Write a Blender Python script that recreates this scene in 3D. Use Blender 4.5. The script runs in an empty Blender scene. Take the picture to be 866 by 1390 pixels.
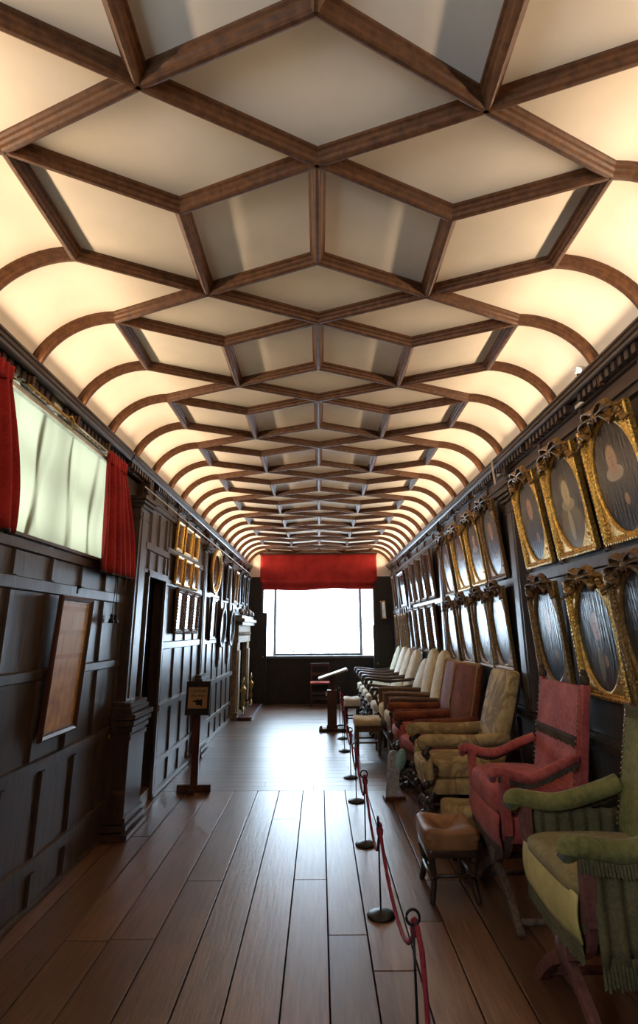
import bpy, bmesh, math, random
from mathutils import Vector, Matrix, Euler
C = bpy.context.scene.collection
PI = math.pi
def R(d): return math.radians(d)

# ------------------------------------------------------------------ materials
def newmat(name):
    m = bpy.data.materials.new(name); m.use_nodes = True
    nt = m.node_tree; b = nt.nodes['Principled BSDF']
    return m, nt, b
def N(nt, t, **kw):
    n = nt.nodes.new(t)
    for k, v in kw.items():
        if k in n.inputs: n.inputs[k].default_value = v
        else: setattr(n, k, v)
    return n
def col(c): return (c[0], c[1], c[2], 1.0)
def ramp(nt, fac, stops):
    r = nt.nodes.new('ShaderNodeValToRGB')
    while len(r.color_ramp.elements) < len(stops): r.color_ramp.elements.new(.5)
    for e, (p, c) in zip(r.color_ramp.elements, stops): e.position = p; e.color = col(c)
    nt.links.new(fac, r.inputs['Fac']); return r.outputs['Color']
def wood(name, a, b_, scale=(1, 1, 1), rough=.4, bump=.15, spec=.5, island=0., coat=0.):
    m, nt, b = newmat(name)
    tc = N(nt, 'ShaderNodeTexCoord'); mp = N(nt, 'ShaderNodeMapping'); mp.inputs['Scale'].default_value = scale
    nt.links.new(tc.outputs['Object'], mp.inputs['Vector'])
    n1 = N(nt, 'ShaderNodeTexNoise'); n1.inputs['Scale'].default_value = 6; n1.inputs['Detail'].default_value = 6; n1.inputs['Roughness'].default_value = .65
    nt.links.new(mp.outputs[0], n1.inputs['Vector'])
    c = ramp(nt, n1.outputs['Fac'], [(.3, a), (.7, b_)])
    n2 = N(nt, 'ShaderNodeTexNoise'); n2.inputs['Scale'].default_value = 1.7
    nt.links.new(tc.outputs['Object'], n2.inputs['Vector'])
    hs = N(nt, 'ShaderNodeHueSaturation'); mr = N(nt, 'ShaderNodeMapRange')
    mr.inputs['To Min'].default_value = .65; mr.inputs['To Max'].default_value = 1.35
    src = n2.outputs['Fac']
    if island:
        g = N(nt, 'ShaderNodeNewGeometry'); mx = N(nt, 'ShaderNodeMath', operation='MULTIPLY_ADD')
        nt.links.new(g.outputs['Random Per Island'], mx.inputs[0]); mx.inputs[1].default_value = island
        m2 = N(nt, 'ShaderNodeMath', operation='SUBTRACT'); nt.links.new(src, m2.inputs[0]); m2.inputs[1].default_value = island * .5
        nt.links.new(m2.outputs[0], mx.inputs[2]); src = mx.outputs[0]
    nt.links.new(src, mr.inputs['Value']); nt.links.new(mr.outputs[0], hs.inputs['Value']); nt.links.new(c, hs.inputs['Color'])
    nt.links.new(hs.outputs[0], b.inputs['Base Color'])
    b.inputs['Roughness'].default_value = rough; b.inputs['Specular IOR Level'].default_value = spec
    b.inputs['Coat Weight'].default_value = coat; b.inputs['Coat Roughness'].default_value = .15
    if bump:
        bp = N(nt, 'ShaderNodeBump'); bp.inputs['Strength'].default_value = bump; bp.inputs['Distance'].default_value = .01
        nt.links.new(n1.outputs['Fac'], bp.inputs['Height']); nt.links.new(bp.outputs[0], b.inputs['Normal'])
    return m
def cloth(name, a, b_, scale=30, rough=.85, bump=.3, sheen=.2, pattern=None, psc=5.0):
    m, nt, b = newmat(name)
    tc = N(nt, 'ShaderNodeTexCoord')
    n1 = N(nt, 'ShaderNodeTexNoise'); n1.inputs['Scale'].default_value = scale; n1.inputs['Detail'].default_value = 5
    nt.links.new(tc.outputs['Object'], n1.inputs['Vector'])
    n3 = N(nt, 'ShaderNodeTexNoise'); n3.inputs['Scale'].default_value = 4; n3.inputs['Detail'].default_value = 3
    nt.links.new(tc.outputs['Object'], n3.inputs['Vector'])
    ad = N(nt, 'ShaderNodeMath', operation='MULTIPLY_ADD'); nt.links.new(n3.outputs['Fac'], ad.inputs[0]); ad.inputs[1].default_value = .6
    hf = N(nt, 'ShaderNodeMath', operation='MULTIPLY'); nt.links.new(n1.outputs['Fac'], hf.inputs[0]); hf.inputs[1].default_value = .4
    nt.links.new(hf.outputs[0], ad.inputs[2])
    c = ramp(nt, ad.outputs[0], [(.35, a), (.65, b_)])
    if pattern:
        w = N(nt, 'ShaderNodeTexNoise'); w.inputs['Scale'].default_value = psc; w.inputs['Detail'].default_value = 8; w.inputs['Roughness'].default_value = .55
        w.inputs['Distortion'].default_value = 1.2
        nt.links.new(tc.outputs['Object'], w.inputs['Vector'])
        msk = ramp(nt, w.outputs['Fac'], [(.44, (0, 0, 0)), (.49, (1, 1, 1)), (.52, (1, 1, 1)), (.57, (0, 0, 0))])
        mx = N(nt, 'ShaderNodeMix', data_type='RGBA'); nt.links.new(msk, mx.inputs['Factor'])
        nt.links.new(c, mx.inputs['A']); mx.inputs['B'].default_value = col(pattern); c = mx.outputs['Result']
    nt.links.new(c, b.inputs['Base Color'])
    b.inputs['Roughness'].default_value = rough; b.inputs['Sheen Weight'].default_value = sheen * .15
    b.inputs['Specular IOR Level'].default_value = .25
    bp = N(nt, 'ShaderNodeBump'); bp.inputs['Strength'].default_value = bump; bp.inputs['Distance'].default_value = .004
    nt.links.new(n1.outputs['Fac'], bp.inputs['Height']); nt.links.new(bp.outputs[0], b.inputs['Normal'])
    return m
def plain(name, c, rough=.5, metal=0., spec=.5, noise=.25, nsc=25, coat=0., bump=0.):
    m, nt, b = newmat(name)
    tc = N(nt, 'ShaderNodeTexCoord'); n1 = N(nt, 'ShaderNodeTexNoise'); n1.inputs['Scale'].default_value = nsc; n1.inputs['Detail'].default_value = 4
    nt.links.new(tc.outputs['Object'], n1.inputs['Vector'])
    cc = ramp(nt, n1.outputs['Fac'], [(.3, tuple(x * (1 - noise) for x in c)), (.7, tuple(min(1, x * (1 + noise)) for x in c))])
    nt.links.new(cc, b.inputs['Base Color'])
    b.inputs['Roughness'].default_value = rough; b.inputs['Metallic'].default_value = metal
    b.inputs['Specular IOR Level'].default_value = spec; b.inputs['Coat Weight'].default_value = coat
    if bump:
        bp = N(nt, 'ShaderNodeBump'); bp.inputs['Strength'].default_value = bump; bp.inputs['Distance'].default_value = .01
        nt.links.new(n1.outputs['Fac'], bp.inputs['Height']); nt.links.new(bp.outputs[0], b.inputs['Normal'])
    return m
def portrait(name, bg, face, cloth_c, collar=None, sash=None, hair=(.03, .018, .01), fx=.5, fz=.62, wide=1., hand=True):
    """a plain half-length sitter: background, body, collar, face, hair, hand"""
    m, nt, b = newmat(name)
    tc = N(nt, 'ShaderNodeTexCoord'); sp = N(nt, 'ShaderNodeSeparateXYZ'); nt.links.new(tc.outputs['Generated'], sp.inputs[0])
    ns = N(nt, 'ShaderNodeTexNoise'); ns.inputs['Scale'].default_value = 9; ns.inputs['Detail'].default_value = 6
    nt.links.new(tc.outputs['Generated'], ns.inputs['Vector'])
    cur = ramp(nt, ns.outputs['Fac'], [(.3, tuple(x * .7 for x in bg)), (.7, tuple(x * 1.3 for x in bg))])
    def ell(cx, cz, rx, rz, soft, c):
        nonlocal cur
        def ax(o, cc, r):
            a = N(nt, 'ShaderNodeMath', operation='SUBTRACT'); nt.links.new(o, a.inputs[0]); a.inputs[1].default_value = cc
            d = N(nt, 'ShaderNodeMath', operation='DIVIDE'); nt.links.new(a.outputs[0], d.inputs[0]); d.inputs[1].default_value = r
            p = N(nt, 'ShaderNodeMath', operation='MULTIPLY'); nt.links.new(d.outputs[0], p.inputs[0]); nt.links.new(d.outputs[0], p.inputs[1]); return p
        px, pz = ax(sp.outputs['X'], cx, rx), ax(sp.outputs['Z'], cz, rz)
        s = N(nt, 'ShaderNodeMath', operation='ADD'); nt.links.new(px.outputs[0], s.inputs[0]); nt.links.new(pz.outputs[0], s.inputs[1])
        s2 = N(nt, 'ShaderNodeMath', operation='MULTIPLY_ADD'); nt.links.new(ns.outputs['Fac'], s2.inputs[0]); s2.inputs[1].default_value = .3; nt.links.new(s.outputs[0], s2.inputs[2])
        mr = N(nt, 'ShaderNodeMapRange'); mr.interpolation_type = 'SMOOTHSTEP'
        mr.inputs['From Min'].default_value = 1.15 + soft; mr.inputs['From Max'].default_value = 1.15 - soft
        nt.links.new(s2.outputs[0], mr.inputs['Value'])
        mx = N(nt, 'ShaderNodeMix', data_type='RGBA'); nt.links.new(mr.outputs[0], mx.inputs['Factor']); nt.links.new(cur, mx.inputs['A']); mx.inputs['B'].default_value = col(c)
        cur = mx.outputs['Result']
    ell(fx, .12, .36 * wide, .36, .25, cloth_c)
    ell(fx, fz + .03, .155, .155, .3, hair)
    if collar: ell(fx, fz - .13, .2, .07, .2, collar)
    if sash: ell(fx - .03, .25, .07, .16, .3, sash)
    ell(fx, fz - .01, .115, .135, .35, face)
    ell(fx - .035, fz + .015, .016, .008, .4, tuple(x * .55 for x in face))
    ell(fx + .035, fz + .015, .016, .008, .4, tuple(x * .55 for x in face))
    ell(fx + .004, fz - .025, .012, .03, .4, tuple(x * .75 for x in face))
    ell(fx, fz - .062, .026, .008, .4, (face[0] * .75, face[1] * .55, face[2] * .5))
    if hand: ell(fx + .12, .28, .05, .055, .3, tuple(x * .75 for x in face))
    nt.links.new(cur, b.inputs['Base Color']); b.inputs['Roughness'].default_value = .24; b.inputs['Specular IOR Level'].default_value = .5
    sc = N(nt, 'ShaderNodeMapping'); sc.inputs['Scale'].default_value = (10, 10, 1.5); nt.links.new(tc.outputs['Generated'], sc.inputs['Vector'])
    n2 = N(nt, 'ShaderNodeTexNoise'); n2.inputs['Scale'].default_value = 2.0; n2.inputs['Detail'].default_value = 5; nt.links.new(sc.outputs[0], n2.inputs['Vector'])
    bp = N(nt, 'ShaderNodeBump'); bp.inputs['Strength'].default_value = .45; bp.inputs['Distance'].default_value = .008
    nt.links.new(n2.outputs['Fac'], bp.inputs['Height']); nt.links.new(bp.outputs[0], b.inputs['Normal'])
    return m

M = {}
M['oak'] = wood('dark oak panelling', (.030, .019, .013), (.085, .052, .034), (3, 3, .35), .38, .25, .5)
M['oak_frieze'] = wood('brown oak frieze', (.05, .028, .018), (.12, .068, .042), (3, .5, 3), .45, .2, .4)
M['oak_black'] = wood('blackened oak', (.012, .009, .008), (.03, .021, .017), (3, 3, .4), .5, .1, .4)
M['cornice'] = wood('cornice oak', (.03, .019, .014), (.075, .045, .033), (4, .4, 4), .33, .1, .5)
M['beam'] = wood('ceiling rib oak', (.042, .016, .006), (.12, .048, .016), (5, 5, 5), .5, .3, .35)
M['floor'] = wood('polished floor boards', (.085, .036, .016), (.19, .092, .045), (7, .5, 1), .31, .2, .9, .9)
M['floor_x'] = wood('cross laid floor boards', (.065, .030, .015), (.14, .072, .038), (.5, 7, 1), .32, .3, 1., .8)
M['darkwood'] = wood('dark carved walnut', (.022, .012, .008), (.07, .035, .02), (3, 3, 3), .3, .1, .5)
M['redwood'] = wood('reddish stained wood', (.055, .02, .012), (.12, .045, .025), (3, 3, .6), .35, .1, .5)
M['midwood'] = wood('mid brown wood', (.09, .045, .02), (.19, .1, .05), (4, 4, .5), .4, .1, .4)
M['worn_leg'] = wood('worn brown chair frame', (.045, .025, .018), (.17, .115, .085), (6, 6, 6), .6, .3, .3)
M['rosywood'] = wood('painted reddish chair frame', (.10, .035, .028), (.22, .085, .065), (5, 5, 5), .6, .2, .3)
M['plaster'] = plain('cream plaster', (.80, .735, .62), .85, 0, .2, .09, 2.5)
M['gold'] = plain('old gilding', (.62, .37, .085), .36, .85, .5, .5, 60, 0, .5)
M['gold_dull'] = plain('darkened gilding', (.25, .135, .04), .45, .6, .5, .55, 60, 0, .5)
M['gold_bright'] = plain('bright gilding', (.8, .5, .1), .32, .9, .5, .25, 40)
M['carved'] = plain('dark carved gilt wood', (.13, .065, .024), .45, .3, .5, .6, 70, 0, .6)
M['red_curtain'] = cloth('red curtain', (.22, .010, .010), (.40, .026, .022), 60, .9, .2, .3)
M['velvet_red'] = cloth('faded crimson velvet', (.24, .036, .032), (.54, .125, .105), 40, .8, .4, .5)
M['velvet_green'] = cloth('green velvet', (.09, .092, .024), (.25, .225, .075), 40, .85, .4, .4)
M['pale_lining'] = cloth('yellowed silk', (.40, .32, .09), (.60, .48, .17), 18, .7, .3, .2)
M['green_seat'] = cloth('worn olive seat', (.17, .13, .05), (.30, .235, .10), 40, .85, .4, .3)
M['floral'] = cloth('faded floral silk', (.36, .25, .105), (.58, .43, .20), 25, .85, .3, .2, (.28, .19, .085), 3.2)
M['brown_velvet'] = cloth('rust brown velvet', (.11, .027, .012), (.29, .078, .03), 22, .85, .5, .5, None, 5)
M['cream_cloth'] = cloth('cream damask', (.50, .40, .21), (.76, .64, .40), 20, .8, .3, .2, None, 6)
M['pale_cloth'] = cloth('pale cream cover', (.56, .48, .34), (.78, .70, .54), 20, .85, .25, .2)
M['white_cloth'] = cloth('off white cover', (.62, .58, .49), (.85, .80, .70), 26, .85, .35, .2)
M['sage_cloth'] = cloth('pale sage cover', (.42, .42, .28), (.60, .60, .44), 20, .85, .25, .2)
M['leather'] = cloth('worn tan leather', (.16, .07, .03), (.36, .185, .08), 9, .5, .3, 0)
M['fringe_d'] = cloth('dark fringe', (.045, .03, .022), (.13, .085, .055), 80, .95, .5, .1)
M['fringe_o'] = cloth('olive fringe', (.075, .06, .028), (.17, .14, .065), 80, .95, .5, .1)
M['fringe_r'] = cloth('rust fringe', (.34, .17, .07), (.58, .34, .16), 80, .95, .5, .1)
M['fringe_p'] = cloth('dull rose fringe', (.14, .05, .035), (.28, .12, .085), 80, .95, .5, .1)
M['rope'] = cloth('crimson rope', (.16, .012, .022), (.34, .035, .055), 120, .8, .4, .2)
M['iron'] = plain('black iron', (.02, .02, .022), .38, .6, .5, .3)
M['brass'] = plain('brass', (.42, .27, .09), .35, 1, .5, .2)
M['steel'] = plain('aluminium rail', (.62, .66, .66), .3, .9, .5, .1)
M['white'] = plain('white enamel', (.82, .82, .80), .4, 0, .5, .03)
M['page'] = plain('pale printed card', (.82, .80, .78), .5, 0, .5, .05, 40)
M['grey_card'] = plain('grey printed card', (.36, .37, .38), .45, 0, .5, .35, 45)
M['teal_card'] = plain('pale teal printed card', (.32, .55, .52), .45, 0, .5, .25, 60)
M['sign_card'] = plain('buff sign card', (.42, .26, .14), .5, 0, .4, .1, 20)
M['ink'] = plain('black ink', (.012, .009, .007), .6, 0, .3, .1)
M['stone'] = plain('pale carved stone', (.23, .17, .105), .7, 0, .3, .3, 18, 0, .5)
M['stone_grey'] = plain('grey carved stone', (.16, .14, .12), .5, 0, .3, .4, 20, 0, .6)
M['soot'] = plain('sooty hearth', (.012, .011, .01), .9, 0, .2, .4)
M['hearth'] = plain('dark red hearth slab', (.07, .03, .028), .3, 0, .5, .3, 8)
M['strip'] = plain('bluish lead strip', (.3, .33, .38), .25, .3, .5, .1)
M['mull'] = plain('painted window bar', (.10, .105, .11), .5, 0, .4, .08)
M['tape'] = plain('beige hanging tape', (.40, .33, .26), .8, 0, .2, .15)
M['pict_small'] = plain('small dark oil painting', (.10, .055, .03), .12, 0, .6, .7, 14)
M['pict_pale'] = plain('pale print under glass', (.30, .29, .27), .1, 0, .6, .3, 9)
M['pict_dark'] = plain('dark varnished painting', (.035, .025, .02), .14, 0, .6, .6, 8)
def translucent(name, c, transp, trans):
    m, nt, b = newmat(name); nt.nodes.remove(b)
    out = nt.nodes['Material Output']
    d = N(nt, 'ShaderNodeBsdfDiffuse'); d.inputs[0].default_value = col(c)
    t = N(nt, 'ShaderNodeBsdfTranslucent'); t.inputs[0].default_value = col(c)
    x = N(nt, 'ShaderNodeMixShader'); x.inputs[0].default_value = trans
    nt.links.new(d.outputs[0], x.inputs[1]); nt.links.new(t.outputs[0], x.inputs[2])
    last = x
    if transp:
        tr = N(nt, 'ShaderNodeBsdfTransparent'); y = N(nt, 'ShaderNodeMixShader'); y.inputs[0].default_value = transp
        nt.links.new(x.outputs[0], y.inputs[1]); nt.links.new(tr.outputs[0], y.inputs[2]); last = y
    nt.links.new(last.outputs[0], out.inputs[0]); return m
M['blind'] = translucent('pale window blind', (.17, .15, .088), 0, .42)
M['scrim'] = translucent('white window scrim', (.85, .87, .86), .55, .7)
# parchment behind glass; pale blocks in the upper half paint in the glass reflection
def parchment():
    m, nt, b = newmat('brown parchment')
    tc = N(nt, 'ShaderNodeTexCoord'); n1 = N(nt, 'ShaderNodeTexNoise'); n1.inputs['Scale'].default_value = 7; n1.inputs['Detail'].default_value = 8
    nt.links.new(tc.outputs['Generated'], n1.inputs['Vector'])
    c = ramp(nt, n1.outputs['Fac'], [(.3, (.42, .20, .05)), (.7, (.80, .46, .14))])
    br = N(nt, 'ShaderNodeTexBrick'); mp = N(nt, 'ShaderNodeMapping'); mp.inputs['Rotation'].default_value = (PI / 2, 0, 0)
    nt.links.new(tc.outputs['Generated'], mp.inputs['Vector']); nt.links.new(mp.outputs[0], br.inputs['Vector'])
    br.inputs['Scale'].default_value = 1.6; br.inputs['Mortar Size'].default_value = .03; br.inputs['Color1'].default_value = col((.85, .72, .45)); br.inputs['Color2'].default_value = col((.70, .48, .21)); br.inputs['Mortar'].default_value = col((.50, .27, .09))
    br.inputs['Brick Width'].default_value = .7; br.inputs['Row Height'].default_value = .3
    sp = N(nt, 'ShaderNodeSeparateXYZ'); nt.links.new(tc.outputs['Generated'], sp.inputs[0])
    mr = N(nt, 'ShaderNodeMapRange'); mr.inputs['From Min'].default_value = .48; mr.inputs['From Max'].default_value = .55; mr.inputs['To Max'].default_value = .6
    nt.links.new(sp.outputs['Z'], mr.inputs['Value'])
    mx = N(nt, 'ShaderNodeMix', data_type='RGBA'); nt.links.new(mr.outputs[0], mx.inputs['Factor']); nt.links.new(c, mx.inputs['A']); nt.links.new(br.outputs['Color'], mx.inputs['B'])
    nt.links.new(mx.outputs['Result'], b.inputs['Base Color']); b.inputs['Roughness'].default_value = .5; b.inputs['Specular IOR Level'].default_value = .3; b.inputs['Coat Weight'].default_value = .05; b.inputs['Coat Roughness'].default_value = .05
    return m
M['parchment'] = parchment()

# ------------------------------------------------------------------ mesh builder
class MB:
    def __init__(s): s.v = []; s.f = []; s.sm = []
    def add(s, vs, fs, smooth=False, mat=None):
        o = len(s.v)
        s.v += [tuple(mat @ Vector(p)) if mat else tuple(p) for p in vs]
        s.f += [tuple(i + o for i in f) for f in fs]; s.sm += [smooth] * len(fs)
        return s
    def box(s, x0, x1, y0, y1, z0, z1, mat=None):
        if x0 > x1: x0, x1 = x1, x0
        if y0 > y1: y0, y1 = y1, y0
        if z0 > z1: z0, z1 = z1, z0
        vs = [(x0, y0, z0), (x1, y0, z0), (x1, y1, z0), (x0, y1, z0), (x0, y0, z1), (x1, y0, z1), (x1, y1, z1), (x0, y1, z1)]
        return s.add(vs, [(0, 3, 2, 1), (4, 5, 6, 7), (0, 1, 5, 4), (1, 2, 6, 5), (2, 3, 7, 6), (3, 0, 4, 7)], False, mat)
    def slab(s, xw, xf, y0, y1, z0, z1, ch):
        """wall mounted strip: back at x=xw, face at x=xf, chamfer ch on the face"""
        vs = [(xw, y0, z0), (xw, y1, z0), (xw, y1, z1), (xw, y0, z1), (xf, y0 + ch, z0 + ch), (xf, y1 - ch, z0 + ch), (xf, y1 - ch, z1 - ch), (xf, y0 + ch, z1 - ch)]
        fs = [(4, 5, 6, 7), (0, 1, 5, 4), (1, 2, 6, 5), (2, 3, 7, 6), (3, 0, 4, 7)]
        if xf < xw: fs = [tuple(reversed(f)) for f in fs]
        return s.add(vs, fs)
    def sweep(s, path, prof, up=(0, 0, 1), closed=False, smooth=False, scales=None, ups=None, caps=True):
        """prof: list of (lateral, normal); up: the normal direction"""
        path = [Vector(p) for p in path]; n = len(path); k = len(prof); vs = []
        for i, p in enumerate(path):
            if closed: t = path[(i + 1) % n] - path[i - 1]
            else: t = path[min(i + 1, n - 1)] - path[max(i - 1, 0)]
            t.normalize()
            u = Vector(ups[i] if ups else up); u = u - u.dot(t) * t
            if u.length < 1e-6: u = Vector((1, 0, 0)) - t.x * t
            u.normalize(); l = t.cross(u); sc = scales[i] if scales else 1
            for a, b in prof: vs.append(p + l * a * sc + u * b * sc)
        fs = []
        for i in range(n if closed else n - 1):
            for j in range(k):
                a = i * k + j; b = i * k + (j + 1) % k; c = ((i + 1) % n) * k + (j + 1) % k; d = ((i + 1) % n) * k + j
                fs.append((a, b, c, d))
        if not closed and caps: fs += [tuple(reversed(range(k))), tuple((n - 1) * k + j for j in range(k))]
        return s.add(vs, fs, smooth)
    def tube(s, path, r, n=8, closed=False, smooth=True, flat=1.):
        rs = r if isinstance(r, (list, tuple)) else [r] * len(path)
        prof = [(math.cos(2 * PI * j / n), flat * math.sin(2 * PI * j / n)) for j in range(n)]
        return s.sweep(path, prof, (.013, .021, 1) if True else 0, closed, smooth, rs)
    def lathe(s, prof, n=16, o=(0, 0, 0), mat=None, smooth=True):
        vs = []; fs = []; k = len(prof)
        for i in range(n):
            a = 2 * PI * i / n
            for r, z in prof: vs.append((o[0] + r * math.cos(a), o[1] + r * math.sin(a), o[2] + z))
        for i in range(n):
            for j in range(k - 1): fs.append((i * k + j, ((i + 1) % n) * k + j, ((i + 1) % n) * k + j + 1, i * k + j + 1))
        if prof[0][0] > 1e-6: fs.append(tuple(i * k for i in reversed(range(n))))
        if prof[-1][0] > 1e-6: fs.append(tuple(i * k + k - 1 for i in range(n)))
        return s.add(vs, fs, smooth, mat)
    def ball(s, c, r, n=8, sc=(1, 1, 1)):
        pr = [(r * math.sin(PI * j / (n // 2)) + (0 if 0 < j < n // 2 else 1e-5), -r * math.cos(PI * j / (n // 2))) for j in range(n // 2 + 1)]
        vs0 = MB().lathe(pr, n)
        return s.add([(c[0] + x * sc[0], c[1] + y * sc[1], c[2] + z * sc[2]) for x, y, z in vs0.v], vs0.f, True)
    def cushion(s, c, size, e=.35, n=28, fn=None, e2=None):
        """rounded box (superellipsoid) of full extents size, optionally deformed by fn(x,y,z) given in -1..1 coordinates"""
        e2 = e2 or e; m = n // 2; vs = []; fs = []
        def pw(a, q): return math.copysign(abs(a) ** q, a)
        for j in range(m + 1):
            ph = -PI / 2 + PI * j / m
            for i in range(n):
                th = 2 * PI * i / n
                x = pw(math.cos(ph), e) * pw(math.cos(th), e2); y = pw(math.cos(ph), e) * pw(math.sin(th), e2); z = pw(math.sin(ph), e)
                p = Vector((x * size[0] / 2, y * size[1] / 2, z * size[2] / 2))
                if fn: p += Vector(fn(x, y, z))
                vs.append(p + Vector(c))
        for j in range(m):
            for i in range(n): fs.append((j * n + i, j * n + (i + 1) % n, (j + 1) * n + (i + 1) % n, (j + 1) * n + i))
        return s.add(vs, fs, True)
    def grid(s, f, nu, nv, smooth=True):
        vs = [f(i / nu, j / nv) for j in range(nv + 1) for i in range(nu + 1)]
        fs = [(j * (nu + 1) + i, j * (nu + 1) + i + 1, (j + 1) * (nu + 1) + i + 1, (j + 1) * (nu + 1) + i) for j in range(nv) for i in range(nu)]
        return s.add(vs, fs, smooth)
    def prism(s, poly, axis, a, b):
        """extrude polygon [(u,v)] along axis between a and b"""
        k = len(poly)
        def P(u, v, w): return {'x': (w, u, v), 'y': (u, w, v), 'z': (u, v, w)}[axis]
        vs = [P(u, v, a) for u, v in poly] + [P(u, v, b) for u, v in poly]
        fs = [tuple(reversed(range(k))), tuple(range(k, 2 * k))] + [(i, (i + 1) % k, k + (i + 1) % k, k + i) for i in range(k)]
        return s.add(vs, fs)
    def build(s, name, mat, parent=None, bevel=0, solid=0, fix=True):
        me = bpy.data.meshes.new(name); me.from_pydata(s.v, [], s.f); me.update()
        for p, q in zip(me.polygons, s.sm): p.use_smooth = q
        if fix or bevel:
            bm = bmesh.new(); bm.from_mesh(me)
            if bevel:
                bmesh.ops.bevel(bm, geom=[e for e in bm.edges], offset=bevel, segments=2, profile=.6, affect='EDGES')
            bmesh.ops.recalc_face_normals(bm, faces=bm.faces)
            bm.to_mesh(me); bm.free()
        me.materials.append(mat)
        o = bpy.data.objects.new(name, me); C.objects.link(o)
        if parent: o.parent = parent
        if solid:
            md = o.modifiers.new('thick', 'SOLIDIFY'); md.thickness = solid; md.offset = 0
        return o
def tag(o, label=None, cat=None, group=None, kind=None):
    if label: o['label'] = label
    if cat: o['category'] = cat
    if group: o['group'] = group
    if kind: o['kind'] = kind
    return o
def thing(name, label, cat, loc=(0, 0, 0), rz=0., group=None):
    o = bpy.data.objects.new(name, None); C.objects.link(o); o.location = loc; o.rotation_euler = (0, 0, rz)
    o.empty_display_size = .1
    return tag(o, label, cat, group)
def struct(o, label=None):
    o['kind'] = 'structure'
    if label: o['label'] = label
    return o
def dup(root, loc, rz, label, group=None, tilt=None, scale=None):
    r = root.copy(); C.objects.link(r); r.location = loc; r.rotation_euler = (root.rotation_euler.x if tilt is None else tilt, 0, rz); r['label'] = label
    if group: r['group'] = group
    if scale: r.scale = scale
    for ch in list(root.children):
        c = ch.copy(); C.objects.link(c); c.parent = r
        for g in list(ch.children):
            d = g.copy(); C.objects.link(d); d.parent = c
    return r

# ------------------------------------------------------------------ the room
XW = 1.66      # wall plane
YE = 13.0      # end wall
YB = -3.2      # wall behind the viewpoint
YJ = 6.19      # joint where the boards change direction
HC = 3.345
rng = random.Random(5)

# floor: long boards near, cross boards beyond
b = MB(); x = -1.80
while x < 1.8:
    w = rng.uniform(.205, .24); y = YB - .3 - rng.random() * 2
    while y < YJ:
        L = rng.uniform(2.2, 4.2); y1 = min(y + L, YJ)
        if YJ - y1 < .5: y1 = YJ
        b.box(x, x + w - .007, y, y1 - .004, -.04, rng.uniform(-.0015, 0)); y = y1
    x += w
fl = struct(b.build('floor', M['floor'], None, .0025))
b = MB(); y = YJ
while y < YE + .5:
    w = .165
    xs = -1.80
    while xs < 1.8:
        L = rng.uniform(1.2, 3.); b.box(xs, min(xs + L, 1.8) - .003, y, y + w - .0035, -.04, rng.uniform(-.001, 0)); xs += L
    y += w
fb = struct(b.build('floor_boards', M['floor_x'], fl))
b = MB(); b.box(-2.9, 2, YB - .3, YE + .5, -.1, -.041); struct(b.build('floor_base', M['soot'], fl))

# ceiling: flat centre and elliptical coves
def cove(t, side):      # t 0..1 from flat edge to cornice
    a = t * PI / 2
    return Vector((side * (1.18 + .48 * math.sin(a)), 0, HC - .45 * (1 - math.cos(a))))
def cove_n(t, side):
    a = t * PI / 2
    n = Vector((-side * math.sin(a) / .48, 0, -math.cos(a) / .45)); n.normalize(); return n
b = MB()
prof = [cove(1, -1)] + [cove(1 - i / 14, -1) for i in range(1, 15)] + [cove(i / 14, 1) for i in range(15)]
b.grid(lambda u, v: (prof[round(u * 29)].x, YB + (YE + .02 - YB) * v, prof[round(u * 29)].z), 29, 40)
ceil = struct(b.build('ceiling', M['plaster'], None, fix=False))
b = MB(); b.box(-2.2, 2.2, YB - .3, YE + 1.2, 3.42, 3.5)
b.box(-1.9, -1.70, YB - .3, YE + .2, 2.98, 3.45); b.box(1.70, 1.9, YB - .3, YE + .2, 2.98, 3.45)
struct(b.build('roof_void', M['soot'], ceil))

# ribs of the ceiling
P_, S_, Y0, X1, X2 = 1.147, .597, 1.748, .592, 1.18
D_ = (P_ - S_) / 2
rp = [(-.036, -.004), (-.036, .012), (-.027, .017), (-.025, .03), (-.017, .036), (-.014, .05), (-.006, .055), (.006, .055), (.014, .05), (.017, .036), (.025, .03), (.027, .017), (.036, .012), (.036, -.004)]
def ny(X, Y):
    return Y + .05 * X * (1.9 / max(Y, 1.5)) ** 2
b = MB()
def rib(p, q):
    b.sweep([(p[0], ny(*p), HC), (q[0], ny(*q), HC)], rp, (0, 0, -1))
def coverib(y, side):
    pts = []; ups = []
    for i in range(17):
        c = cove(i / 16, side); pts.append((c.x, ny(side * X2, y), c.z)); ups.append(cove_n(i / 16, side))
    b.sweep(pts, rp, ups=ups)
for k in range(-4, 10):
    y = Y0 + k * P_
    if y + S_ + D_ > YE + .4: break
    rib((0, y), (0, y + S_))
    for sd in (-1, 1):
        Np, L1, LL1, L2, LL2 = (sd * X1, y - D_), (sd * X1, y + D_), (sd * X2, y), (sd * X1, y + D_ + S_), (sd * X2, y + S_)
        rib((0, y), Np); rib(Np, LL1); rib(LL1, L1); rib(L1, (0, y)); rib(L1, L2); rib(LL1, LL2); rib(L2, LL2); rib((0, y + S_), L2)
        coverib(y, sd); coverib(y + S_, sd)
for sx in (0,):
    pass
struct(b.build('trim_1', M['beam'], None))

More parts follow.
